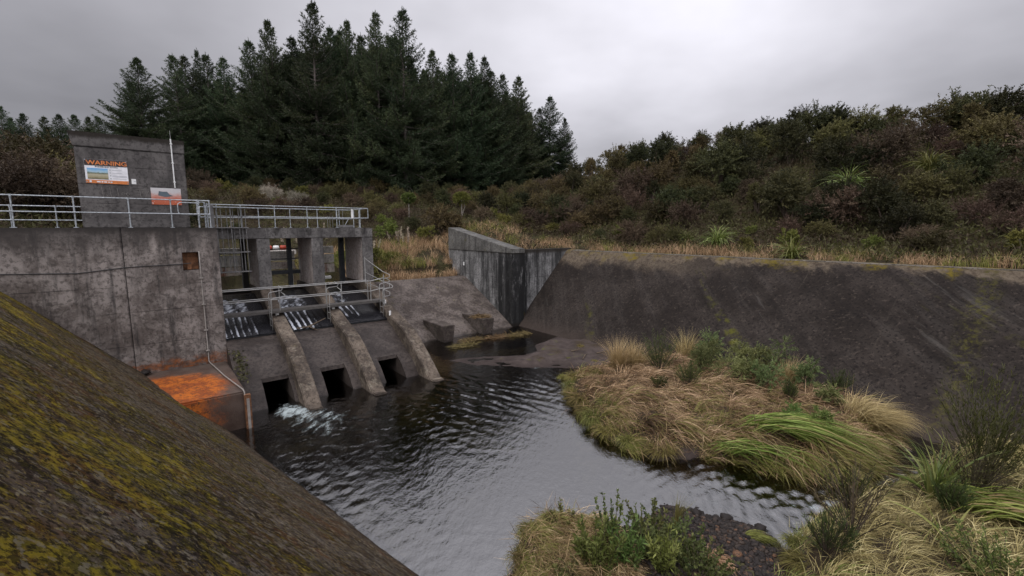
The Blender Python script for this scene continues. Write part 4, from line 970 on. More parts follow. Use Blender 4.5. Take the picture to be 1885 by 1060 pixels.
def blades(n_, seed, Rr, L, Wd, lean=(0,0), up=1.0, arch=1.0, segs=5, spread=.8, base=None):
    """tapering arched blades as quad strips -> (N*segs,4,3), per blade random"""
    g = np.random.default_rng(seed)
    if base is None:
        a = g.random(n_)*6.283; r = Rr*np.sqrt(g.random(n_)); base = np.stack([r*np.cos(a), r*np.sin(a), np.zeros(n_)], 1); rad = norm(np.stack([np.cos(a), np.sin(a), 0*a], 1))
    else:
        a = g.random(n_)*6.283; rad = np.stack([np.cos(a), np.sin(a), 0*a], 1)
    ln = L*(.55+.6*g.random(n_)); lean = np.asarray(lean, float)
    if lean.ndim == 1: lean = np.broadcast_to(lean, (n_,2))
    hd = rad*spread*g.random((n_,1)); hd[:,:2] += lean; hd[:,:2] += .18*g.normal(size=(n_,2))
    pts = [base]; p = base.copy(); d = norm(np.concatenate([hd[:,:2]*.55, np.broadcast_to(up, (n_,1))], 1))
    ar = arch*(.6+.8*g.random(n_))
    for k in range(segs):
        p = p + d*(ln/segs)[:,None]; pts.append(p.copy())
        d = norm(d + np.concatenate([hd[:,:2]*.35, -(ar*.42)[:,None]*np.ones((n_,1))], 1)*1.0)
    side = norm(np.cross(norm(hd + 1e-3*g.normal(size=hd.shape)), np.array((0,0,1.)) + .5*g.normal(size=(n_,3))))
    Q = []
    for k in range(segs):
        w0 = Wd*(1-(k/segs)**1.6)*(.9 if k else .7); w1 = Wd*(1-((k+1)/segs)**1.6) + Wd*.05
        Q.append(np.stack([pts[k]-side*w0/2, pts[k]+side*w0/2, pts[k+1]+side*w1/2, pts[k+1]-side*w1/2], 1))
    return np.stack(Q, 1).reshape(-1,4,3), np.repeat(g.random(n_), segs)

def pine_mesh(seed, H, Rr, cb, dense=1.0):
    g = np.random.default_rng(seed); P=[]; D=[]; T=[]; b2 = B()
    hs = np.linspace(0, H, 9); lx = np.cumsum(g.normal(0, .05, 9)); ly = np.cumsum(g.normal(0, .05, 9))
    b2.tube([(lx[i], ly[i], hs[i]-.5*(i==0)) for i in range(9)], [max(.02, .30*(1-hs[i]/H)**.8*H/26) for i in range(9)], 8)
    z = cb
    while z < H*.985:
        t = (z-cb)/(H-cb)
        nb = g.integers(4, 7)
        for k in range(nb):
            az = g.random()*6.283
            prof = (1-t)**.95*(.62+.38*min(1, t*5+.2)) + .012
            Lb = Rr*prof*(.6+.6*g.random())
            if Lb < .16: Lb = .16
            el = R(-14 + 62*t**1.3 + g.normal(0, 7))
            d0 = np.array((math.cos(az)*math.cos(el), math.sin(az)*math.cos(el), math.sin(el)))
            o0 = np.array((np.interp(z, hs, lx), np.interp(z, hs, ly), z))
            m_ = max(3, int(Lb*3.6*dense)); aa = np.linspace(.10, 1, m_)**.85
            pts = o0 + d0*(aa*Lb)[:,None]; pts[:,2] += -.10*Lb*np.sin(aa*math.pi)*(1-t) + .20*Lb*aa**3
            side = np.array((-math.sin(az), math.cos(az), 0)); tan = np.gradient(pts, axis=0); tan = norm(tan)
            if Lb > 1.4 and t < .9: b2.tube([tuple(o0), tuple(pts[m_//2]), tuple(pts[-1])], [.045*Lb/3, .03*Lb/3, .008], 4, False)
            bt = g.random()
            for i in range(m_):
                ls = .14 + .10*min(Lb, 1) + .34*Lb*(1.02-aa[i])*(.5+.8*g.random())
                for sg in (-1, 1):
                    dd = norm(tan[i]*.8 + sg*side*(.75) + np.array((0,0,.22*g.normal()+.18)))
                    kk = max(1, int(ls/.30*dense))
                    for j in range(kk):
                        pp = pts[i] + dd*ls*(j+.6)/kk
                        for _ in range(5):
                            P.append(pp); D.append(dd*1.0 + .6*g.normal(size=3) + np.array((0,0,.12))); T.append(bt)
            for _ in range(5):
                P.append(pts[-1]); D.append(tan[-1]*1.5 + .25*g.normal(size=3)); T.append(.5+.5*bt)
        z += (.66 - .24*t)*(.7+.6*g.random())*H/26
    for zz in np.linspace(H*.95, H*1.005, 9):
        for _ in range(3): P.append(np.array((lx[-1], ly[-1], zz))); D.append(np.array((0,0,1.3)) + .30*g.normal(size=3)); T.append(.6)
    P = np.array(P); D = norm(np.array(D)); T = np.array(T); n_ = len(P)
    V = leaves(P, D, .40*(.6+.7*g.random(n_)), .075, g)
    return V, np.clip(.15 + .5*T + .35*g.random(n_), 0, 1), b2

# ------------------------------------------------------------------ pine plantation
PROT = []
for i, (H, Rr, cb) in enumerate(((24,7.6,2.0),(24,7.0,2.6),(24,8.2,1.2),(24,7.0,.6))):
    V, ti, b2 = pine_mesh(100+i, H, Rr, cb)
    t = empty('pine_tree', (0,0,-50), 'dark pine in the plantation behind the dam', 'pine tree', 'pines of the plantation')
    quads('crown', V, ti, L_PINE, t); b2.build('trunk', BARK, t, origin=None, own=True)
    PROT.append(t)
used = set()
def pine(k, x, y, ztop, label=None, wid=1.0, group='pines of the plantation'):
    o = PROT[k]
    if k in used: o = copy_tree(o)
    used.add(k)
    zb = gz(x, y) - .2; s_ = (ztop - zb)/24
    o.location = (x, y, zb); o.scale = (s_*wid, s_*wid, s_); o.rotation_euler = (0, 0, random.random()*6.28)
    o['label'] = label or 'dark pine deep inside the plantation behind the dam'
    o['group'] = group
    return o
EDGE = [(-39.0,50,17.4,2,1.15,'broad pine with drooping boughs at the hut end of the plantation'),(-41.7,52,15.6,2,1.0,None),(-38.0,54,19.1,0,1,None),(-39.6,58,20.4,1,1,None),(-43.3,66,24.1,3,.6,'thin bare topped pine spire above the hut'),(-38.0,60,21.4,0,1,None),(-34.9,58,20.2,1,1,None),(-31.4,58,22.2,0,1,None),(-29.3,58,24.4,2,.85,'bushy topped pine left of the tallest spire'),(-27.4,60,23.4,1,1,None),
 (-23.9,58,26.6,0,.85,'tallest pine spire with open upswept branches'),(-23.4,62,25.2,1,1,None),(-21.0,62,26.0,2,.8,None),(-17.3,62,27.0,1,.85,'narrow pointed pine beside the crooked topped one'),(-14.0,62,27.6,0,.9,'tall pine with two long branches reaching right near its top'),(-11.4,68,24.7,1,1,None),(-8.7,70,24.9,0,1,None),(-6.1,72,25.9,3,1,None),(-4.2,75,26.3,1,.9,None),(-3.1,76,24.6,0,1,None),(-1.4,78,24.7,3,1,None),(1.0,80,24.9,1,1.05,None),(4.7,84,20.9,0,1,None),(6.9,84,23.0,0,1.1,'last tall pine at the scrub end of the plantation'),(9.6,86,19.6,2,.85,'low spreading pine at the scrub end of the plantation')]
for x, y, zt, k, wd, lab in EDGE: pine(k, x, y, zt, lab or 'dark pine along the edge of the plantation', wd*1.14)
for i in range(165):                         # rows behind the edge
    x = random.uniform(-44, 4); row = i % 5
    ye = np.interp(x, [-44,-37,-30,-20,-12,-4,4], [55,57,60,63,67,74,84])
    y = ye + 2.2 + row*3.6 + random.uniform(-1.3, 1.3)
    sk = np.interp(x*62/y, [-44,-38,-34,-30,-24,-15,-11,-6,-3,2,6], [.28,.32,.31,.37,.41,.41,.33,.33,.31,.27,.23])
    pine(3 if row > 1 else random.choice((0,1)), x, y, min(27, sk*y*random.uniform(.86,.985)), 'dark pine deep inside the plantation behind the dam')
for i, (x, y, zt) in enumerate([(-75.4,70,17.8),(-93.1,90,21.4),(-94.0,95,22.0),(-96.0,100,23.7),(-92.6,100,23.5),(-85.2,95,22.0),(-78.9,90,20.9),(-70,92,20),(-66,90,19.8),(-84,85,18),(-100,90,20),(-104,98,22.5),(-72,80,16.8),(-88,80,17),(-62,82,18),(-110,100,23),(-56,76,17.5)]):
    pine((0,2,1)[i % 3], x, y, zt, 'distant smaller pine far beyond the hut', 1.25, 'distant pines beyond the hut')
# ------------------------------------------------------------------ shrubs on the hillsides
SH = {}
def proto(key, *a, **k):
    name, label, cat = k.pop('name'), k.pop('label'), k.pop('cat'); grp = k.pop('group', None)
    SH.setdefault(key, []).append([make_thing(name, shrub_mesh(*a, **k), label, cat, grp), False])
for i in range(3):
    proto('heath', 'f', 200+i, 2.5, 1.8, L_HEATH, 330, 26, .13, .05, 7, name='shrub', label='brown green heath shrub on the hillside', cat='shrub', group='hillside shrubs')
    proto('dark', 'f', 220+i, 2.6, 1.8, L_DARK, 330, 26, .14, .055, 6, name='shrub', label='dark evergreen shrub on the hillside', cat='shrub', group='hillside shrubs')
for i in range(2):
    proto('upright', 'f', 290+i, 3.2, .95, L_HEATH if i else L_DARK, 200, 24, .13, .04, 7, 1.1, .6, name='shrub', label='upright sapling on the hillside', cat='shrub', group='hillside shrubs')
    proto('red', 'f', 295+i, 1.9, 1.6, L_RED, 220, 22, .11, .04, 9, spread=1.2, name='shrub', label='reddish brown shrub on the hillside', cat='shrub', group='hillside shrubs')
    proto('brown', 'f', 240+i, 2.3, 1.8, L_BROWN, 300, 24, .12, .045, 7, spread=1.1, name='shrub', label='dead brown shrub on the hillside', cat='shrub', group='hillside shrubs')
    proto('lime', 'f', 260+i, 1.8, 1.2, L_LIME, 160, 20, .15, .075, 6, name='shrub', label='yellow green shrub on the hillside', cat='shrub', group='hillside shrubs')
proto('grey', 'f', 280, 2.0, 1.5, L_GREY, 240, 20, .24, .014, 7, spread=.7, name='shrub', label='pale grey leafless shrub', cat='shrub', group='hillside shrubs')
def flax_thing(name, seed, n_, L, Wd, mat, label, cat, group=None, lean=(0,0), plumes=0, arch=1.0, up=1.0, Rr=.16, spread=.9):
    t = empty(name, (0,0,0), label, cat, group)
    V, ti = blades(n_, seed, Rr, L, Wd, lean, up, arch, 6, spread); quads('blades', V, np.clip(.1+.8*ti, 0, 1), mat, t)
    if plumes:
        g = np.random.default_rng(seed+1); b2 = B(); base=[]; tip=[]
        for i in range(plumes):
            a = g.random()*6.28; d = np.array((.25*math.cos(a), .25*math.sin(a), 1.)); h = L*(1.15+.4*g.random()); e_ = d*h
            b2.tube([(0,0,0), tuple(e_*.6), tuple(e_)], .008, 4); base.append(e_*.86); tip.append(e_*1.12+np.array((.06,0,-.02)))
        for b0, t0 in zip(base, tip):
            V, ti = sprigs(b0[None], t0[None], 60, .12, .04, g, .5, 0.); quads('plume', V, ti, L_PLUME, t)
        b2.build('stalk', TWIG, t)
    return t
FX = [[flax_thing('tussock_plant', 300, 150, 1.7, .05, L_FLAX, 'pale green arching flax clump above the paved slope', 'flax clump', 'flax clumps along the slope top'), False],
      [flax_thing('tussock_plant', 301, 170, 1.5, .045, L_OLIVE, 'olive tussock on the hillside', 'tussock', 'hillside tussocks', plumes=0), False],
      [flax_thing('toetoe', 302, 170, 1.6, .035, L_OLIVE, 'toetoe clump with pale plumes beside the weir', 'toetoe', 'toetoe clumps beside the weir', plumes=6), False]]
def use(slot, x, y, z, sc, label=None, group=None, cat=None, sz=None):
    o, u = slot
    if u: o = copy_tree(o)
    slot[1] = True
    place(o, x, y, z, sc, random.random()*6.28, sz)
    if label: o['label'] = label
    if group: o['group'] = group
    if cat: o['category'] = cat
    return o
def kind(k): return random.choice(SH[k])
F_, CP_, SP_ = 838.0, math.cos(R(7.55)), math.sin(R(7.55))
def visible(x, y, z, pad=60):              # only plant what can be seen from about here
    d = y*CP_ - z*SP_
    return d > 1 and -pad < 942 + F_*x/d < 1885 + pad
def placed(pts, x, y, r): return any((x-a)**2 + (y-c)**2 < r*r for a, c in pts)
pts = []; n_hill = 0; tries = 0
ZONE = {'heath':'brown green heath shrub on the slope right of the forest','dark':'dark evergreen shrub on the slope right of the forest','brown':'dead brown shrub on the slope right of the forest','lime':'yellow green shrub on the slope right of the forest','red':'reddish brown shrub on the slope right of the forest','grey':'pale bare twiggy shrub on the slope right of the forest','upright':'upright sapling on the slope right of the forest'}
while n_hill < 165 and tries < 9000:
    tries += 1
    t_ = random.uniform(-.75, 1.35); off = 2.6 + 27*random.random()**1.25
    x = 4.3 + 14.4*t_ + .73*off; y = 32.1 - 15.5*t_ + .68*off
    if y < 12 or not visible(x, y, 0): continue
    r = 1.0 + .035*off
    if placed(pts, x, y, r): continue
    pts.append((x, y))
    right = x/y
    if off < 6: k = random.choice(('heath','red','brown','dark','lime','heath','lime'))
    elif right > .75 and off > 14: k = random.choice(('brown','red','red','dark','heath','brown','upright'))
    else: k = random.choice(('heath','heath','dark','dark','brown','red','dark','upright','brown','heath','dark'))
    sc = (.42 + .04*off if off < 8 else min(.98, .78 + .012*off))*random.uniform(.65, 1.35)
    if k == 'lime': sc *= .7
    use(kind(k), x, y, gz(x, y)-.1, sc, ZONE[k], 'shrubs on the slope right of the forest', sz=sc*random.uniform(.85,1.2)); n_hill += 1
for x, y, zt, sc, k, lab in ((34.5,36,10.3,1.3,'dark','rounded dark tree standing up on the skyline near the right edge'),(34.2,32.5,9.4,1.2,'dark','dark tree on the skyline at the very right edge'),(24.2,44,9.6,1.0,'dark','dark bush poking above the middle of the scrub skyline'),(12.1,56,9.8,1.2,'heath','brown bush at the low left end of the scrub skyline'),(28.3,40,9.9,1.3,'dark','dark broad bush on the scrub skyline')):
    use(kind(k), x, y, zt-2.7*sc, sc, lab, 'skyline bushes')
mid = []; n_mid = 0; tries = 0
while n_mid < 92 and tries < 8000:           # scrub between the dam and the forest
    tries += 1
    y = random.uniform(33, 60); x = random.uniform(-34, 8)
    S, Q = sq(x, y)
    if Q > -12 and S < 17.6 and S > -4: continue
    if rside(x, y) > -2 and y < 40: continue
    if placed(mid, x, y, 1.7): continue
    if not visible(x, y, 0): continue
    mid.append((x, y)); k = random.choice(('heath','heath','brown','brown','heath','dark','lime'))
    sc = random.uniform(.5, .85)*(1.1 if y > 48 else .9)*(.6 if y < 38 else 1)
    use(kind(k), x, y, gz(x, y)-.15, sc, {'heath':'brown green heath shrub between the dam and the forest','brown':'dead brown shrub between the dam and the forest','dark':'dark evergreen shrub between the dam and the forest','lime':'yellow green shrub between the dam and the forest'}[k], 'shrubs between the dam and the forest'); n_mid += 1
lf = []; n_l = 0; tries = 0
while n_l < 26 and tries < 5000:             # scrub bank behind the hut
    tries += 1
    s_ = random.uniform(-16, -1); q_ = random.uniform(-18, -6.2); x = WX + s_*EX + q_*NX; y = WY + s_*EY + q_*NY
    if placed(lf, x, y, 1.5) or not visible(x, y, 0, 120): continue
    if s_ > -4 and q_ > -9: continue
    lf.append((x, y)); k = random.choice(('brown','brown','heath','dark'))
    use(kind(k), x, y, gz(x, y)-.2, random.uniform(.75, 1.15), {'brown':'dead brown shrub on the bank behind the hut','heath':'brown green heath shrub on the bank behind the hut','dark':'dark evergreen shrub on the bank behind the hut'}[k], 'shrubs on the bank behind the hut'); n_l += 1
for x, y, sc, k, lab in ((-22.5,43,.95,'grey','pale grey leafless shrub at the forest edge behind the deck railing'),(-20.2,44,.8,'grey','smaller pale leafless shrub beside the grey one at the forest edge'),(-21.5,42.5,.55,'lime','bright green tuft in front of the pale leafless shrubs'),(-17.3,43,.6,'lime','bright green round bush right of the pale leafless shrubs'),
  (-9.2,31.6,.85,'lime','pale yellow green bush just beyond the deck end'),(-10.0,36.5,.8,'lime','yellow green bush higher up beyond the deck end'),(-11.5,30.2,.7,'lime','yellow green bush seen through the middle bay'),(-5.9,40,1.15,'heath','rounded olive shrub above the sloping wing wall'),(2.2,39.5,.85,'brown','greyish brown knotted shrub right of the wing wall grass'),(4.8,38.6,.9,'brown','large greyish brown shrub at the near end of the slope top'),(3.0,44,1.1,'heath','yellowish heath mound behind the wing wall grass'),(7.5,43,1.15,'heath','olive mound where the scrub slope begins')):
    use(kind(k), x, y, gz(x, y)-.1, sc, lab, 'single shrubs around the dam')
# ball crowned young trees
for i, (x, y, zt, w_) in enumerate(((-10.05,45,3.25,.66),(-4.9,45,3.35,.86))):
    t = empty('ball_tree', (x, y, gz(x, y)), ('small round crowned tree on a thin straight stem nearer the deck', 'small round crowned tree on a forked stem above the wing wall')[i], 'tree', 'round crowned young trees')
    zb = gz(x, y); h = zt-zb; g = np.random.default_rng(i+60)
    d = norm(g.normal(size=(170,3)) + np.array((0,0,.25))); c = np.array((0,0,h-w_*.62))
    V, sp = sprigs(c + d*.1, c + d*np.array((w_,w_,w_*.72)), 22, .17, .05, g, .6, .35); quads('crown', V, np.clip(.2+.6*sp, 0, 1), L_FRESH if i == 0 else L_LIME, t)
    b2 = B(); b2.tube([(0,0,-.2),(0,0,h*.5),(0,0,h-w_*.6)], [.07,.05,.04], 6)
    if i: b2.tube([(.02,0,h*.1),(.3,0,h*.45),(.2,0,h-w_*.7)], [.05,.04,.03], 6)
    b2.build('trunk', PALEBARK, t, own=True)
# flax and tussock plants
for x, y, sc, lab in ((11.2,29.4,.75,'upright green flax clump left of the wide arching one'),(12.2,27.2,1.15,'wide arching flax clump at the slope top'),(14.0,22.8,.95,'pale flax clump with a dry stalk at the slope top'),(22.0,30.5,1.3,'large drooping flax clump halfway up the scrub slope'),(27.2,30.5,1.2,'drooping flax clump among dark scrub near the right'),(34,30,1.3,'drooping flax clump high at the right edge')):
    use(FX[0], x, y, gz(x, y)-.05 + (1.0 if y > 30 else 0), sc, lab, 'flax clumps on the scrub slope')
for x, y, sc, lab in ((-9.4,30.8,.95,'toetoe clump nearest the deck end with pale plumes'),(-7.6,32.6,1.1,'pale plumed toetoe clump behind the weir crest'),(-8.6,33.6,.9,'plumed toetoe clump furthest back beside the weir'),(-16.4,29.6,1.0,'toetoe clump on the pond bank seen through the bay by the wall'),(-14.5,29.8,1.0,'toetoe clump on the pond bank seen through the bay edge'),(-12.6,29.9,1.1,'toetoe clump on the pond bank seen through the middle bay'),(-18.0,29,1.0,'toetoe clump on the pond bank behind the tall wall')):
    use(FX[2], x, y, gz(x, y)-.05, sc, lab, 'toetoe clumps around the pond')
for x, y, sc, lab in ((-2.2,38.2,.6,'dark green tussock above the wing wall cap'),(3.2,37.6,.75,'spiky green tussock in the dry grass'),(2.4,35.6,.6,'spiky green tussock right of the wing wall'),(-3.2,37.4,.7,'bright tussock at the top of the wing wall'),(16.4,21.6,.5,'small green tussock on the slope top near the right')):
    use(FX[1], x, y, gz(x, y)-.05, sc, lab, 'single tussocks along the banks')
for slots in list(SH.values()) + [FX]:
    for o, u in (slots if slots is not FX else FX):
        if not u:
            for c in list(o.children): bpy.data.objects.remove(c)
            bpy.data.objects.remove(o)

# ------------------------------------------------------------------ ground cover (uncountable)
def scatter(n_, fn, seed):
    g = np.random.default_rng(seed); P = fn(g, n_); return g, P
g = np.random.default_rng(401)
n_ = 90000
t_ = g.uniform(-.5, 1.5, n_); off = .9 + 30*g.random(n_)
x = 4.3 + 14.4*t_ + .73*off; y = 32.1 - 15.5*t_ + .68*off
x2 = g.uniform(-36, 9, 60000); y2 = g.uniform(33, 66, 60000); S, Q = sq(x2, y2); ok = ~((Q > -13) & (S < 17.6)) & ~((rside(x2,y2) > 0) & (y2 < 38)); x2 = x2[ok]; y2 = y2[ok]
s3 = g.uniform(-18, 0, 22000); q3 = g.uniform(-20, -3.6, 22000); x3 = WX + s3*EX + q3*NX; y3 = WY + s3*EY + q3*NY
x = np.concatenate([x, x2, x3]); y = np.concatenate([y, y2, y3])
z = ground_h(x, y); ok = z > -3.0; x, y, z = x[ok], y[ok], z[ok]
P = np.stack([x, y, z + .02 + .55*g.random(len(x))**1.6*fbm(x, y, 2.5, 31)*1.6], 1); D = norm(g.normal(size=P.shape)*.7 + np.array((0,0,.7)))
V = leaves(P, D, .16+.18*g.random(len(P)), .05+.05*g.random(len(P)), g)
ti = np.clip(fbm(x, y, 3, 21)*1.0 - .1 + .4*(g.random(len(x))-.3), 0, 1)
L_UNDER = leafmat('undergrowth_leaves', [(0,(.026,.018,.011)),(.35,(.060,.040,.024)),(.55,(.055,.050,.020)),(.75,(.085,.078,.028)),(1,(.16,.115,.065))], .05)
tag(quads('undergrowth', V, ti, L_UNDER), 'low brown and olive undergrowth covering the hillsides', 'undergrowth', kind='stuff')
# dry grass along the slope top, around the wing wall and behind the weir
g = np.random.default_rng(402)
t_ = g.uniform(-.25, 1.35, 9000); off = .35 + 1.9*g.random(9000)**1.3; xa = 4.3 + 14.4*t_ + .73*off; ya = 32.1 - 15.5*t_ + .68*off
xb = g.uniform(-6, 7, 7000); yb = g.uniform(34, 41, 7000)
s_ = g.uniform(7.8, 17.0, 9000); q_ = g.uniform(-13.5, -8.15, 9000); xc = WX + s_*EX + q_*NX; yc = WY + s_*EY + q_*NY
S, Q = sq(xb, yb); ok = (S > 17.5) & (Q < -2.2); xb, yb = xb[ok], yb[ok]
x = np.concatenate([xa, xb, xc]); y = np.concatenate([ya, yb, yc]); z = upland(x, y); z = np.where(sq(x, y)[1] > -9.3, np.where(rside(x, y) < -3, -3.62, z), z)
clump = fbm(x, y, 1.3, 44); ok = clump > .36; x, y, z, clump = x[ok], y[ok], z[ok], clump[ok]
V, ti = blades(len(x), 403, 0, 1, .03, (0,0), 1.0, .9, 3, .9, np.stack([x, y, z-.03], 1))
ln = np.repeat(.35 + .7*(clump-.3) + .25*sstep(-x+.2*y, 4, 9), 3)     # longer beside the weir
base3 = np.repeat(np.stack([x, y, z], 1), 3, 0)
V = base3[:,None] + (V - base3[:,None])*ln[:,None,None]*1.15
tint = np.clip(.15 + .6*ti + .35*(np.repeat(fbm(x, y, 2.2, 45), 3)-.5), 0, .80)
gm = np.repeat(fbm(x, y, 1.1, 47) > .60, 3); tint = np.where(gm, .88+.1*ti, tint)
L_DRY = leafmat('dry_grass', [(0,(.15,.105,.055)),(.4,(.34,.245,.12)),(.8,(.60,.47,.26)),(.87,(.20,.20,.06)),(1,(.17,.20,.04))], .05, .2)
tag(quads('dry_grass', V, tint, L_DRY), 'dry straw coloured grass along the tops of the banks', 'grass', kind='stuff')

# ------------------------------------------------------------------ island and near bank vegetation
def mat_grass(name, poly, n_, seed, flow, L, label, inset=.0, greenedge=.35, lift=.5, avoid=None, w_=.014, per=230, rad=.15):
    g = np.random.default_rng(seed); pl = np.array(poly)
    nt = max(1, n_//per); cx_ = g.uniform(pl[:,0].min(), pl[:,0].max(), 6000); cy_ = g.uniform(pl[:,1].min(), pl[:,1].max(), 6000)
    dc = sdist(cx_, cy_, poly); ok = dc > inset
    if avoid is not None: ok &= avoid(cx_, cy_)
    cx_, cy_, dc = cx_[ok], cy_[ok], dc[ok]; ch = []
    sp = math.sqrt(len(cx_)/6000*np.ptp(pl[:,0])*np.ptp(pl[:,1])/nt)*.72
    for i in range(len(cx_)):
        if len(ch) >= nt: break
        if all((cx_[i]-cx_[j])**2 + (cy_[i]-cy_[j])**2 > sp*sp for j in ch): ch.append(i)
    cx_, cy_, dc = cx_[ch], cy_[ch], dc[ch]; nt = len(ch); n_ = nt*per
    ti_ = np.repeat(np.arange(nt), per)
    off = g.normal(0, rad, (n_,2)); x = cx_[ti_] + off[:,0]; y = cy_[ti_] + off[:,1]; z = bed_h(x, y)
    ta = math.atan2(flow[1], flow[0]) + (fbm(cx_, cy_, 2.2, seed % 50)-.5)*2.4 + g.normal(0, .30, nt)
    ang = ta[ti_] + .34*g.normal(size=n_)
    lean = np.stack([np.cos(ang), np.sin(ang)], 1)*(.55 + .9*g.random((n_,1))) + off/rad*.22
    tl = (.65 + .7*g.random(nt))
    up = (lift*(.6 + .9*g.random(nt)))[ti_]*(.7+.6*g.random(n_))
    V, ti = blades(n_, seed+1, 0, L, w_*1.0, lean, up[:,None], 1.15, 5, .2, np.stack([x, y, z - .02 + .10*np.exp(-(off**2).sum(1)/rad**2)], 1))
    sc = np.repeat(tl[ti_]*(.55+.6*g.random(n_)), 5); b5 = np.repeat(np.stack([x, y, z], 1), 5, 0); V = b5[:,None] + (V-b5[:,None])*sc[:,None,None]
    V[...,2] = np.maximum(V[...,2], ZW - .05)
    tc_ = g.normal(0, .14, nt); tint = np.clip(.0 + .80*ti + np.repeat(tc_[ti_], 5), 0, .80)
    gp = np.clip(np.exp(-np.maximum(dc, 0)/.5)*greenedge + (fbm(cx_, cy_, 1.6, seed % 20 + 15)-.49)*1.6, .02, .85)
    gs = np.repeat(g.random(n_) < gp[ti_], 5); tint = np.where(gs, .86 + .14*ti, tint)
    ne = n_//7; xe = g.uniform(pl[:,0].min(), pl[:,0].max(), ne*3); ye = g.uniform(pl[:,1].min(), pl[:,1].max(), ne*3); oke = sdist(xe, ye, poly) > inset
    if avoid is not None: oke &= avoid(xe, ye)
    xe, ye = xe[oke][:ne], ye[oke][:ne]; m_ = len(xe)
    Pe = np.stack([xe, ye, bed_h(xe, ye) + .04 + .24*g.random(m_)], 1); De = norm(np.stack([g.normal(size=m_), g.normal(size=m_), .30*g.normal(size=m_)+.12], 1))
    Ve = leaves(Pe, De, .15+.35*g.random(m_), w_*(.5+.7*g.random(m_)), g)
    V = np.concatenate([V, Ve]); tint = np.concatenate([tint, np.clip(g.random(m_)**1.3*.8, 0, .8)])
    return tag(quads(name, V, tint, L_STRAW), label, 'grass', kind='stuff')
mat_grass('straw_grass', ISLE, 52000, 501, (.8,-.42), .85, 'flattened straw grass covering the island', .02, .85)
mat_grass('straw_grass', FGR, 42000, 511, (.8,-.2), .75, 'flattened straw grass on the near right bank', .05, .55, w_=.010, per=300, rad=.13, avoid=lambda x, y: (y > 5.0) & (x < 14))
mat_grass('straw_grass', FG, 16000, 521, (.9,-.35), .5, 'matted grass on the near middle bank', .02, .9, w_=.009, per=260, rad=.10, avoid=lambda x, y: (y > 5.6) & (x < 2.0))
# mossy tussocks on the waterline
ED = [flax_thing('grass_tussock', 540+i, 520, .42, .012, L_OLIVE, 'mossy grass tussock on the island waterline', 'tussock', None, (.25,-.2), 0, 1.5, .9, .22, .9) for i in range(2)]
edp = [(2.25,18.9,1.0),(2.6,18.2,1.2),(2.4,17.4,1.2),(2.35,16.6,1.3),(2.5,15.8,1.4),(2.65,15.0,1.3),(2.75,14.2,1.5),(3.0,13.3,1.4),(3.5,12.7,1.3),(4.2,12.1,1.4),(3.2,16.2,1.1),(3.4,17.6,1.0),(3.3,14.8,1.2)]
for i, (x, y, sc) in enumerate(edp):
    o = ED[i] if i < 2 else copy_tree(ED[i % 2]); place(o, x, y, bedz(x, y)-.05, sc, random.random()*6.28)
    o['label'] = 'mossy yellow green tussock along the island edge facing the gates'; o['group'] = 'tussocks along the island edge'
for x, y, sc, lab in ((.35,8.6,.8,'mossy tussock at the waterline tip of the near middle bank'),(.2,7.9,.9,'mossy tussock at the bottom edge beside the water'),(.85,8.95,.8,'mossy tussock on the far rim of the near middle bank'),(5.75,8.35,1.0,'mossy tussock at the corner of the near right bank'),(5.45,7.8,1.0,'mossy tussock beside the gravel bar'),(5.2,21.6,.7,'green grass patch on the bare sand'),(2.8,21.6,.45,'tiny green tuft alone on the sand spit'),(4.6,17.9,.6,'lime tuft at the foot of the upright straw'),(3.9,20.9,.5,'small green tuft on the sand beside driftwood'),(3.6,23.3,.55,'green tuft on the sand under the dark slope'),(5.9,21.3,.6,'low green tuft where sand meets straw')):
    place(copy_tree(ED[0]), x, y, bedz(x, y)-.04, sc, random.random()*6.28); o = COL.objects[-1]
for o in [o for o in COL.objects if o.name.startswith('grass_tussock') and o.parent is None]:
    for x, y, lab in ((.35,8.6,'mossy tussock at the waterline tip of the near middle bank'),(.2,7.9,'mossy tussock at the bottom edge beside the water'),(.85,8.95,'mossy tussock on the far rim of the near middle bank'),(5.75,8.35,'mossy tussock at the corner of the near right bank'),(5.45,7.8,'mossy tussock beside the gravel bar'),(5.2,21.6,'green grass patch on the bare sand'),(2.8,21.6,'tiny green tuft alone on the sand spit'),(4.6,17.9,'lime tuft at the foot of the upright straw'),(3.9,20.9,'small green tuft on the sand beside driftwood'),(3.6,23.3,'green tuft on the sand under the dark slope'),(5.9,21.3,'low green tuft where sand meets straw')):
        if abs(o.location.x-x) < .01 and abs(o.location.y-y) < .01:
            o['label'] = lab; o['group'] = 'single mossy tussocks'
def straw_clump(x, y, L, n_, seed, label, lean=(.1,0), arch=.35, Rr=.28, mat=None, up=1.6, w_=.014, spread=.5, cat='grass clump', name='straw_clump'):
    L *= 1.18; n_ = int(n_*1.5)
    t = flax_thing(name, seed, n_, L, w_, mat or L_STRAW, label, cat, None, lean, 0, arch, up, Rr, spread); place(t, x, y, bedz(x, y)-.05); return t
def strawtint(o, lo, hi):
    for c in o.children:
        a = c.data.attributes['tint']; v = np.empty(len(a.data), np.float32); a.data.foreach_get('value', v); a.data.foreach_set('value', lo + (hi-lo)*v)
for a in ((4.35,18.2,1.25,380,601,'upright pale straw clump at the sandy end of the island'),(5.1,18.4,1.2,300,602,'second upright straw clump behind the dark broom'),(8.0,20.4,1.35,260,603,'tall wispy straw clump at the back of the island against the slope'),(10.3,16.4,1.1,300,604,'dry reddish straw stand near the right end of the island')):
    strawtint(straw_clump(*a), .25, .80)
strawtint(straw_clump(10.9,13.4,1.1,700,605,'straw clump overhanging the dark water at the island right tip',(.5,-.15),.9,.55,None,1.0), .2, .80)
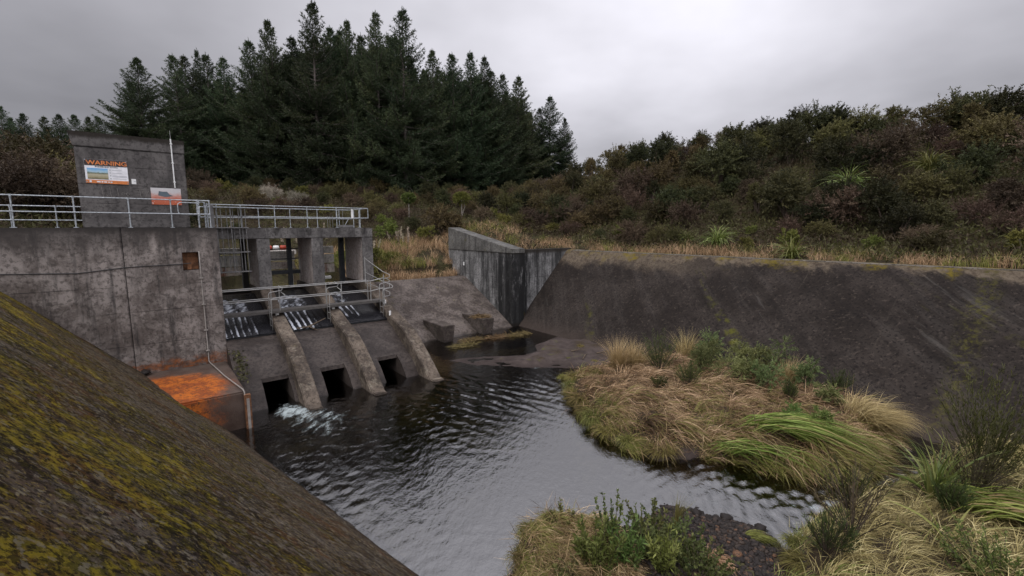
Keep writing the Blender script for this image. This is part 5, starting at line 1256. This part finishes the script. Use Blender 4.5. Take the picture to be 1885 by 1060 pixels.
def broom(x, y, H, n_, seed, label, mat=None, spread=.42, k=26, leaf=.11, wid=.014, name='broom_bush', cat='broom bush', bare=0.):
    H *= 1.22
    g = np.random.default_rng(seed); t = empty(name, (x, y, bedz(x, y)-.03), label, cat)
    a = g.random(n_)*6.283; r = spread*np.sqrt(g.random(n_)); h = H*(.45+.55*g.random(n_))*(1-.25*r/spread)
    tip = np.stack([r*np.cos(a)*H, r*np.sin(a)*H, h], 1); base = tip*np.array((.25,.25,.30))
    V, sp = sprigs(base, tip, k, leaf, wid, g, .28, .12); V2 = None
    quads('twigs', V, np.clip(.1+.5*sp+.4*g.random(len(V)), 0, 1), mat or L_BROOM, t)
    b2 = B()
    for i in range(0, n_, max(1, n_//26)): b2.tube([(0,0,-.05), tuple(base[i]), tuple(tip[i]*.95)], [.014,.009,.003], 4)
    b2.build('stem', TWIG, t, own=True); return t
broom(5.9,17.6,1.75,90,611,'tall dark broom bush standing on the island beside the straw')
broom(6.4,15.9,.95,60,612,'low dark broom in the middle of the island')
broom(5.3,15.8,.6,40,613,'small dark broom low on the island facing the gates')
broom(11.3,15.3,1.0,60,614,'dark broom near the right end of the island')
broom(9.3,14.6,.8,50,615,'stiff dark green clump above the sedge',spread=.25)
broom(10.4,9.4,2.6,190,616,'big dark broom bush on the near right bank against the slope',spread=.30,k=30)
broom(9.6,8.9,1.5,60,617,'brown half dead broom in front of the big one',L_DEADBROOM,.4)
broom(8.7,8.4,.8,70,618,'dense dark broom under the flax on the near right bank',spread=.34)
broom(6.3,7.75,1.6,26,619,'sparse brown twiggy bush rising from the near straw',L_DEADBROOM,.42,22)
broom(7.2,9.0,1.1,34,620,'thin dark broom sprays over the riffle',spread=.5)
broom(5.7,7.5,.9,50,621,'low green broom at the gravel end of the near bank',spread=.4)
def soft(x, y, H, Rr, seed, label, mat, nspr=130, k=26, leaf=.08, wid=.022, name='leafy_plant', cat='plant', z=None, lob=6, sp_=.7):
    H *= 1.25
    nm, V, ti, m_, st = shrub_mesh('f', seed, H, Rr, mat, nspr, k, leaf, wid, lob, .9, sp_)
    t = empty(name, (x, y, (bedz(x, y) if z is None else z)-.03), label, cat); quads('foliage', V, ti, mat, t); st.build('stem', TWIG, t, own=True); return t
soft(8.1,18.3,1.35,.75,631,'soft sage green shrub on the island behind the straw',L_SAGE)
soft(8.9,17.5,1.25,.7,632,'second sage green shrub right of the first',L_SAGE)
soft(9.9,17.0,1.9,.95,633,'feathery green sapling against the dark slope',L_SAGE,120,26,.08,.018)
soft(8.2,16.2,.8,.8,634,'low sage green growth in the middle of the island',L_SAGE)
soft(9.0,15.8,.7,.8,635,'low sage growth right of the middle of the island',L_SAGE)
soft(8.6,19.2,1.3,.8,641,'sage green shrub at the back of the island against the slope',L_SAGE)
soft(9.4,16.6,1.1,.8,642,'sage green shrub in front of the feathery sapling',L_SAGE)
soft(7.4,17.4,.9,.7,643,'low sage green growth right of the tall broom',L_SAGE)
soft(10.6,15.6,1.2,.6,644,'grey green shrub near the right end of the island',L_SAGE)
soft(8.25,12.7,.7,.34,636,'bright green leafy plant above the sedge',L_FRESH,70,22,.08,.02)
soft(8.8,12.3,.55,.45,637,'bright green leafy plant at the end of the sedge',L_FRESH,70,22,.08,.02)
soft(10.3,14.3,.7,.5,638,'grey green leafy plant left of the overhanging straw',L_SAGE)
def weed(x, y, H, n_, seed, label, mat, leaf=.085, wid=.022, Rr=.3, name='leafy_weed', k=26, sp_=.75):
    n_ = int(n_*1.9); leaf *= 1.15; wid *= 1.3; Rr *= 1.15
    g = np.random.default_rng(seed); t = empty(name, (x, y, bedz(x, y)-.03), label, 'weed')
    a = g.random(n_)*6.283; r = Rr*np.sqrt(g.random(n_)); base = np.stack([r*np.cos(a)*.5, r*np.sin(a)*.5, 0*a], 1)
    tip = np.stack([r*np.cos(a)*1.5, r*np.sin(a)*1.5, H*(.45+.55*g.random(n_))], 1)
    V, sp = sprigs(base, tip, k, leaf, wid, g, sp_, .2); quads('foliage', V, np.clip(.1+.5*sp+.4*g.random(len(V)), 0, 1), mat, t)
    b2 = B()
    for i in range(n_): b2.tube([tuple(base[i]), tuple(tip[i])], [.008,.003], 4)
    b2.build('stem', TWIG, t, own=True); return t
weed(1.5,7.25,.8,26,651,'bright green soft weed at the bottom of the near middle bank',L_FRESH,.10,.024,.26,k=34)
weed(2.0,7.3,.75,16,652,'second bright green weed right of the first',L_FRESH,.09,.022,.2,k=30)
weed(2.6,7.2,.7,18,653,'bright green weed among the dark leafy shrub',L_FRESH,.09,.022,.2,k=30)
weed(1.95,7.95,.85,7,654,'dark small leaved sprigs reaching over the water',L_LEAFY,.06,.034,.34,k=40)
weed(2.65,8.05,.78,8,655,'tall dark small leaved sprigs beside the first ones',L_LEAFY,.06,.034,.28,k=40)
weed(1.05,8.55,.32,6,656,'low dark sprigs on the far rim of the near middle bank',L_LEAFY,.05,.03,.3,k=30)
weed(3.0,7.9,.42,34,657,'dark leafy mound beside the gravel',L_LEAFY,.06,.034,.5,k=30)
weed(2.4,7.7,.42,34,658,'dense olive leafy mound in the middle of the near bank',L_LEAFY,.055,.032,.5,k=30)
weed(3.2,7.2,.45,36,659,'olive leafy mound low beside the gravel',L_LEAFY,.055,.032,.45,k=30)
weed(1.35,6.75,.3,14,660,'dark leafy sprigs at the bottom edge of the near bank',L_LEAFY,.06,.034,.45,k=30)
weed(7.75,6.5,.65,40,661,'fine green bush in the bottom right corner',L_FRESH,.06,.02,.5,k=34)
t = flax_thing('stalk_tuft', 670, 90, .75, .014, L_OLIVE, 'narrow curved green stalk tuft between the leaves and the gravel', 'tuft', None, (.25,.1), 0, .05, 2.4, .05, .12); place(t, 3.42, 8.75, bedz(3.42,8.75)-.03)
t = flax_thing('sedge_tuft', 671, 420, .62, .012, L_OLIVE, 'lime green tuft swept flat on the gravel bar', 'tuft', None, (1.3,-.25), 0, 1.6, .55, .12, .25); place(t, 4.85, 8.55, bedz(4.85,8.55)-.02)
strawtint(straw_clump(3.75,7.75,.42,260,672,'small straw tuft drooping over the gravel',(.5,-.2),1.5,.14,None,.9), .2, .8)
def sedge(x, y, n_, L, seed, lean, label, Rr=(.35,.2), up=.75, zz=0):
    g = np.random.default_rng(seed); t = empty('sedge_clump', (x, y, bedz(x, y)), label, 'sedge clump')
    base = np.stack([g.normal(0, Rr[0], n_), g.normal(0, Rr[1], n_), g.random(n_)*.18+zz], 1)
    V, ti = blades(n_, seed, 0, L, .030, lean, up, .8, 9, .25, base); V[...,2] = np.maximum(V[...,2], ZW + .03 - bedz(x, y))
    quads('blades', V, np.clip(.02+.93*ti, 0, 1), L_SEDGE, t); return t
sedge(6.2,12.05,460,2.5,681,(1.7,-.62),'lower green sedge band swept flat over the water edge',(.25,.22))
sedge(7.3,12.4,520,2.75,682,(1.7,-.62),'upper green sedge band swept flat across the island front',(.35,.20),zz=.2)
sedge(9.3,8.45,420,2.2,683,(1.5,-.75),'green sedge clump swept flat at the right edge',(.22,.2),zz=.1)
def bigflax(x, y, n_, L, Wd, seed, label, arch=.35, up=1.3, spread=.8):
    t = flax_thing('flax_plant', seed, n_, L, Wd, L_FLAX, label, 'flax plant', None, (0,0), 0, arch, up, .10, spread); place(t, x, y, bedz(x, y)-.05); return t
bigflax(8.95,9.0,48,1.6,.06,691,'upright pale edged flax above the dark broom on the near right bank')
bigflax(10.0,9.7,40,1.5,.055,693,'arching flax behind the big broom bush',.6,1.0,1.2)
bigflax(7.85,7.5,7,1.35,.075,697,'few broad flax leaves standing in the near straw',.25,1.2,1.2)
# broken stems lying on the sand, debris at the weir foot
DRIFT = bark('driftwood', (.05,.035,.025), (.12,.09,.06))
for i, (x, y, a, L) in enumerate(((4.2,22.0,.3,1.5),(3.4,21.2,1.2,.9),(4.9,20.9,-.4,1.2),(3.0,22.4,.1,.8))):
    b2 = B(); z = bedz(x, y)
    b2.tube([(x,y,z+.02),(x+L*.5*math.cos(a),y+L*.5*math.sin(a),z+.10),(x+L*math.cos(a),y+L*math.sin(a),z+.05)], [.03,.025,.01], 6)
    b2.tube([(x+L*.5*math.cos(a),y+L*.5*math.sin(a),z+.10),(x+L*.6*math.cos(a+.5),y+L*.6*math.sin(a+.5),z+.22)], [.018,.006], 5)
    tag(b2.build('driftwood', DRIFT, origin=(x,y,z)), 'dark driftwood branch stranded on the sand spit', 'driftwood', 'driftwood on the sand spit')
def litter(name, cx_, cy_, rx, ry, n_, z, seed, label, L=.35):
    g = np.random.default_rng(seed); a = g.random(n_)*6.283; r = np.sqrt(g.random(n_))
    P = np.stack([cx_ + rx*r*np.cos(a)*EX - ry*r*np.sin(a)*EY, cy_ + rx*r*np.cos(a)*EY + ry*r*np.sin(a)*EX, z + .09*g.random(n_)], 1)
    D = norm(np.stack([g.normal(size=n_), g.normal(size=n_), .18*g.normal(size=n_)], 1)); V = leaves(P, D, L*(.5+g.random(n_)), .025, g)
    return tag(quads(name, V, np.clip(.02+.36*g.random(n_), 0, .8), L_STRAW), label, 'debris', kind='stuff')
X_, Y_, _ = w3(13.55,-1.9,0); litter('dead_grass', X_, Y_, .42, .6, 420, -5.41, 701, 'dead grass caught on the baffle block')
for i, (s_, q_) in enumerate(((12.0,-.6),(13.6,-.25),(15.0,.0),(11.0,.2))):
    X_, Y_, _ = w3(s_, q_, 0); litter('debris', X_, Y_, .8, .28, 420, ZW+.015, 710+i, 'floating reed debris at the foot of the weir')
# twig caught in the middle bay
b2 = B(); b2.tube([w3(2.6,-.3,-4.35), w3(3.2,-.1,-4.28), w3(4.0,-.4,-4.05)], [.03,.04,.02], 6); b2.tube([w3(3.2,-.1,-4.28), w3(3.5,.1,-4.45)], [.03,.015], 5)
tag(b2.build('driftwood', DRIFT, origin=w3(3.2,-.1,-4.3)), 'dead branch wedged on the apron of the middle bay', 'driftwood')
g = np.random.default_rng(720)
P = np.array([w3(a, c, -5.2) for a, c in zip(g.uniform(.12,.5,160), g.uniform(.6,2.6,160))]); P[:,2] = -4.75 - .36*(((P[:,0]-WX)*NX + (P[:,1]-WY)*NY)-.6) + .12*g.random(160)
V = leaves(P, norm(g.normal(size=P.shape)), .12, .07, g); t = tag(quads('creeper', V, g.random(160), L_DARK), 'dark creeper hanging on the apron beside the stained ledge', 'creeper')

# ------------------------------------------------------------------ stones of the gravel bar
def stones(name, P, Rr, seed, label, kind_=None):
    g = np.random.default_rng(seed); ico = bmesh.new(); bmesh.ops.create_icosphere(ico, subdivisions=2, radius=1)
    bv = np.array([v.co for v in ico.verts]); bf = np.array([[v.index for v in f.verts] for f in ico.faces]); ico.free(); n_ = len(P)
    sc = Rr[:,None]*np.stack([.8+.5*g.random(n_), .8+.5*g.random(n_), .5+.3*g.random(n_)], 1)
    an = g.random(n_)*6.283; c, s_ = np.cos(an), np.sin(an)
    jit = 1 + .16*g.normal(size=(n_, len(bv)))*.6
    W_ = bv[None]*jit[...,None]*sc[:,None]; X_ = W_[...,0]*c[:,None]-W_[...,1]*s_[:,None]; Y_ = W_[...,0]*s_[:,None]+W_[...,1]*c[:,None]
    V = np.stack([X_, Y_, W_[...,2]], -1) + P[:,None]
    F = (bf[None] + (np.arange(n_)*len(bv))[:,None,None]).reshape(-1,3)
    me = bpy.data.meshes.new(name); me.vertices.add(n_*len(bv)); me.vertices.foreach_set('co', V.reshape(-1).astype(np.float32))
    me.loops.add(len(F)*3); me.loops.foreach_set('vertex_index', F.reshape(-1).astype(np.int32)); me.polygons.add(len(F)); me.polygons.foreach_set('loop_start', np.arange(0, len(F)*3, 3, dtype=np.int32))
    a = me.attributes.new('tint', 'FLOAT', 'FACE'); a.data.foreach_set('value', np.repeat(g.random(n_)**1.2, len(bf)).astype(np.float32)); me.update(calc_edges=True)
    return finish(name, me, STONE, smooth=True)
g = np.random.default_rng(730); x = g.uniform(2.0, 5.9, 9000); y = g.uniform(5.2, 10.1, 9000); d = sdist(x, y, GRAV); ok = (d > -.25) & (g.random(9000) < np.clip(.4+d*1.5, .12, 1)); x, y = x[ok], y[ok]
rr = .018 + .035*g.random(len(x))**2.2
tag(stones('gravel', np.stack([x, y, bed_h(x, y)+rr*.25], 1), rr, 731, ''), 'dark wet river gravel forming the bar', 'gravel', kind='stuff')
RIF = [(4.2,9.7),(5.5,9.1),(6.6,9.1),(8.6,10.1),(8.8,10.8),(7.2,11.1),(5.6,11.6),(4.3,11.2)]
g = np.random.default_rng(735); x = g.uniform(4, 9, 1500); y = g.uniform(9, 11.8, 1500); ok = sdist(x, y, RIF) > 0; x, y = x[ok], y[ok]; rr = .03 + .07*g.random(len(x))**2
tag(stones('riffle_gravel', np.stack([x, y, bed_h(x, y)+rr*.3], 1), rr, 736, ''), 'dark stones under the riffle', 'gravel', kind='stuff')
for i, (x, y, r_, lab) in enumerate(((3.02,9.75,.12,'round reddish stone standing in the water off the gravel bar'),(4.75,9.35,.13,'dark boulder on the far rim of the gravel bar'),(4.3,7.95,.08,'orange brown stone lying on the gravel'),(3.75,8.5,.10,'flat grey stone near the leafy mound'),(5.3,8.95,.11,'dark stone at the gravel tip nearest the riffle'),(4.1,9.4,.10,'dark rounded stone in the middle of the gravel rim'))):
    o = stones('river_stone', np.array([(0,0,0.)]), np.array([r_]), 740+i, ''); o.location = (x, y, bedz(x, y)+r_*.3)
    tv = {0:.9, 2:.99}.get(i, .35); a = o.data.attributes['tint']; a.data.foreach_set('value', np.full(len(a.data), tv, np.float32))
    tag(o, lab, 'stone', 'larger stones on the gravel bar')
o = stones('river_stone', np.array([(0,0,0.)]), np.array([.16]), 760, ''); o.location = w3(-2.45, .28, -5.1); tag(o, 'pale stained stone in the corner below the wall joint', 'stone')
bpy.context.view_layer.update()
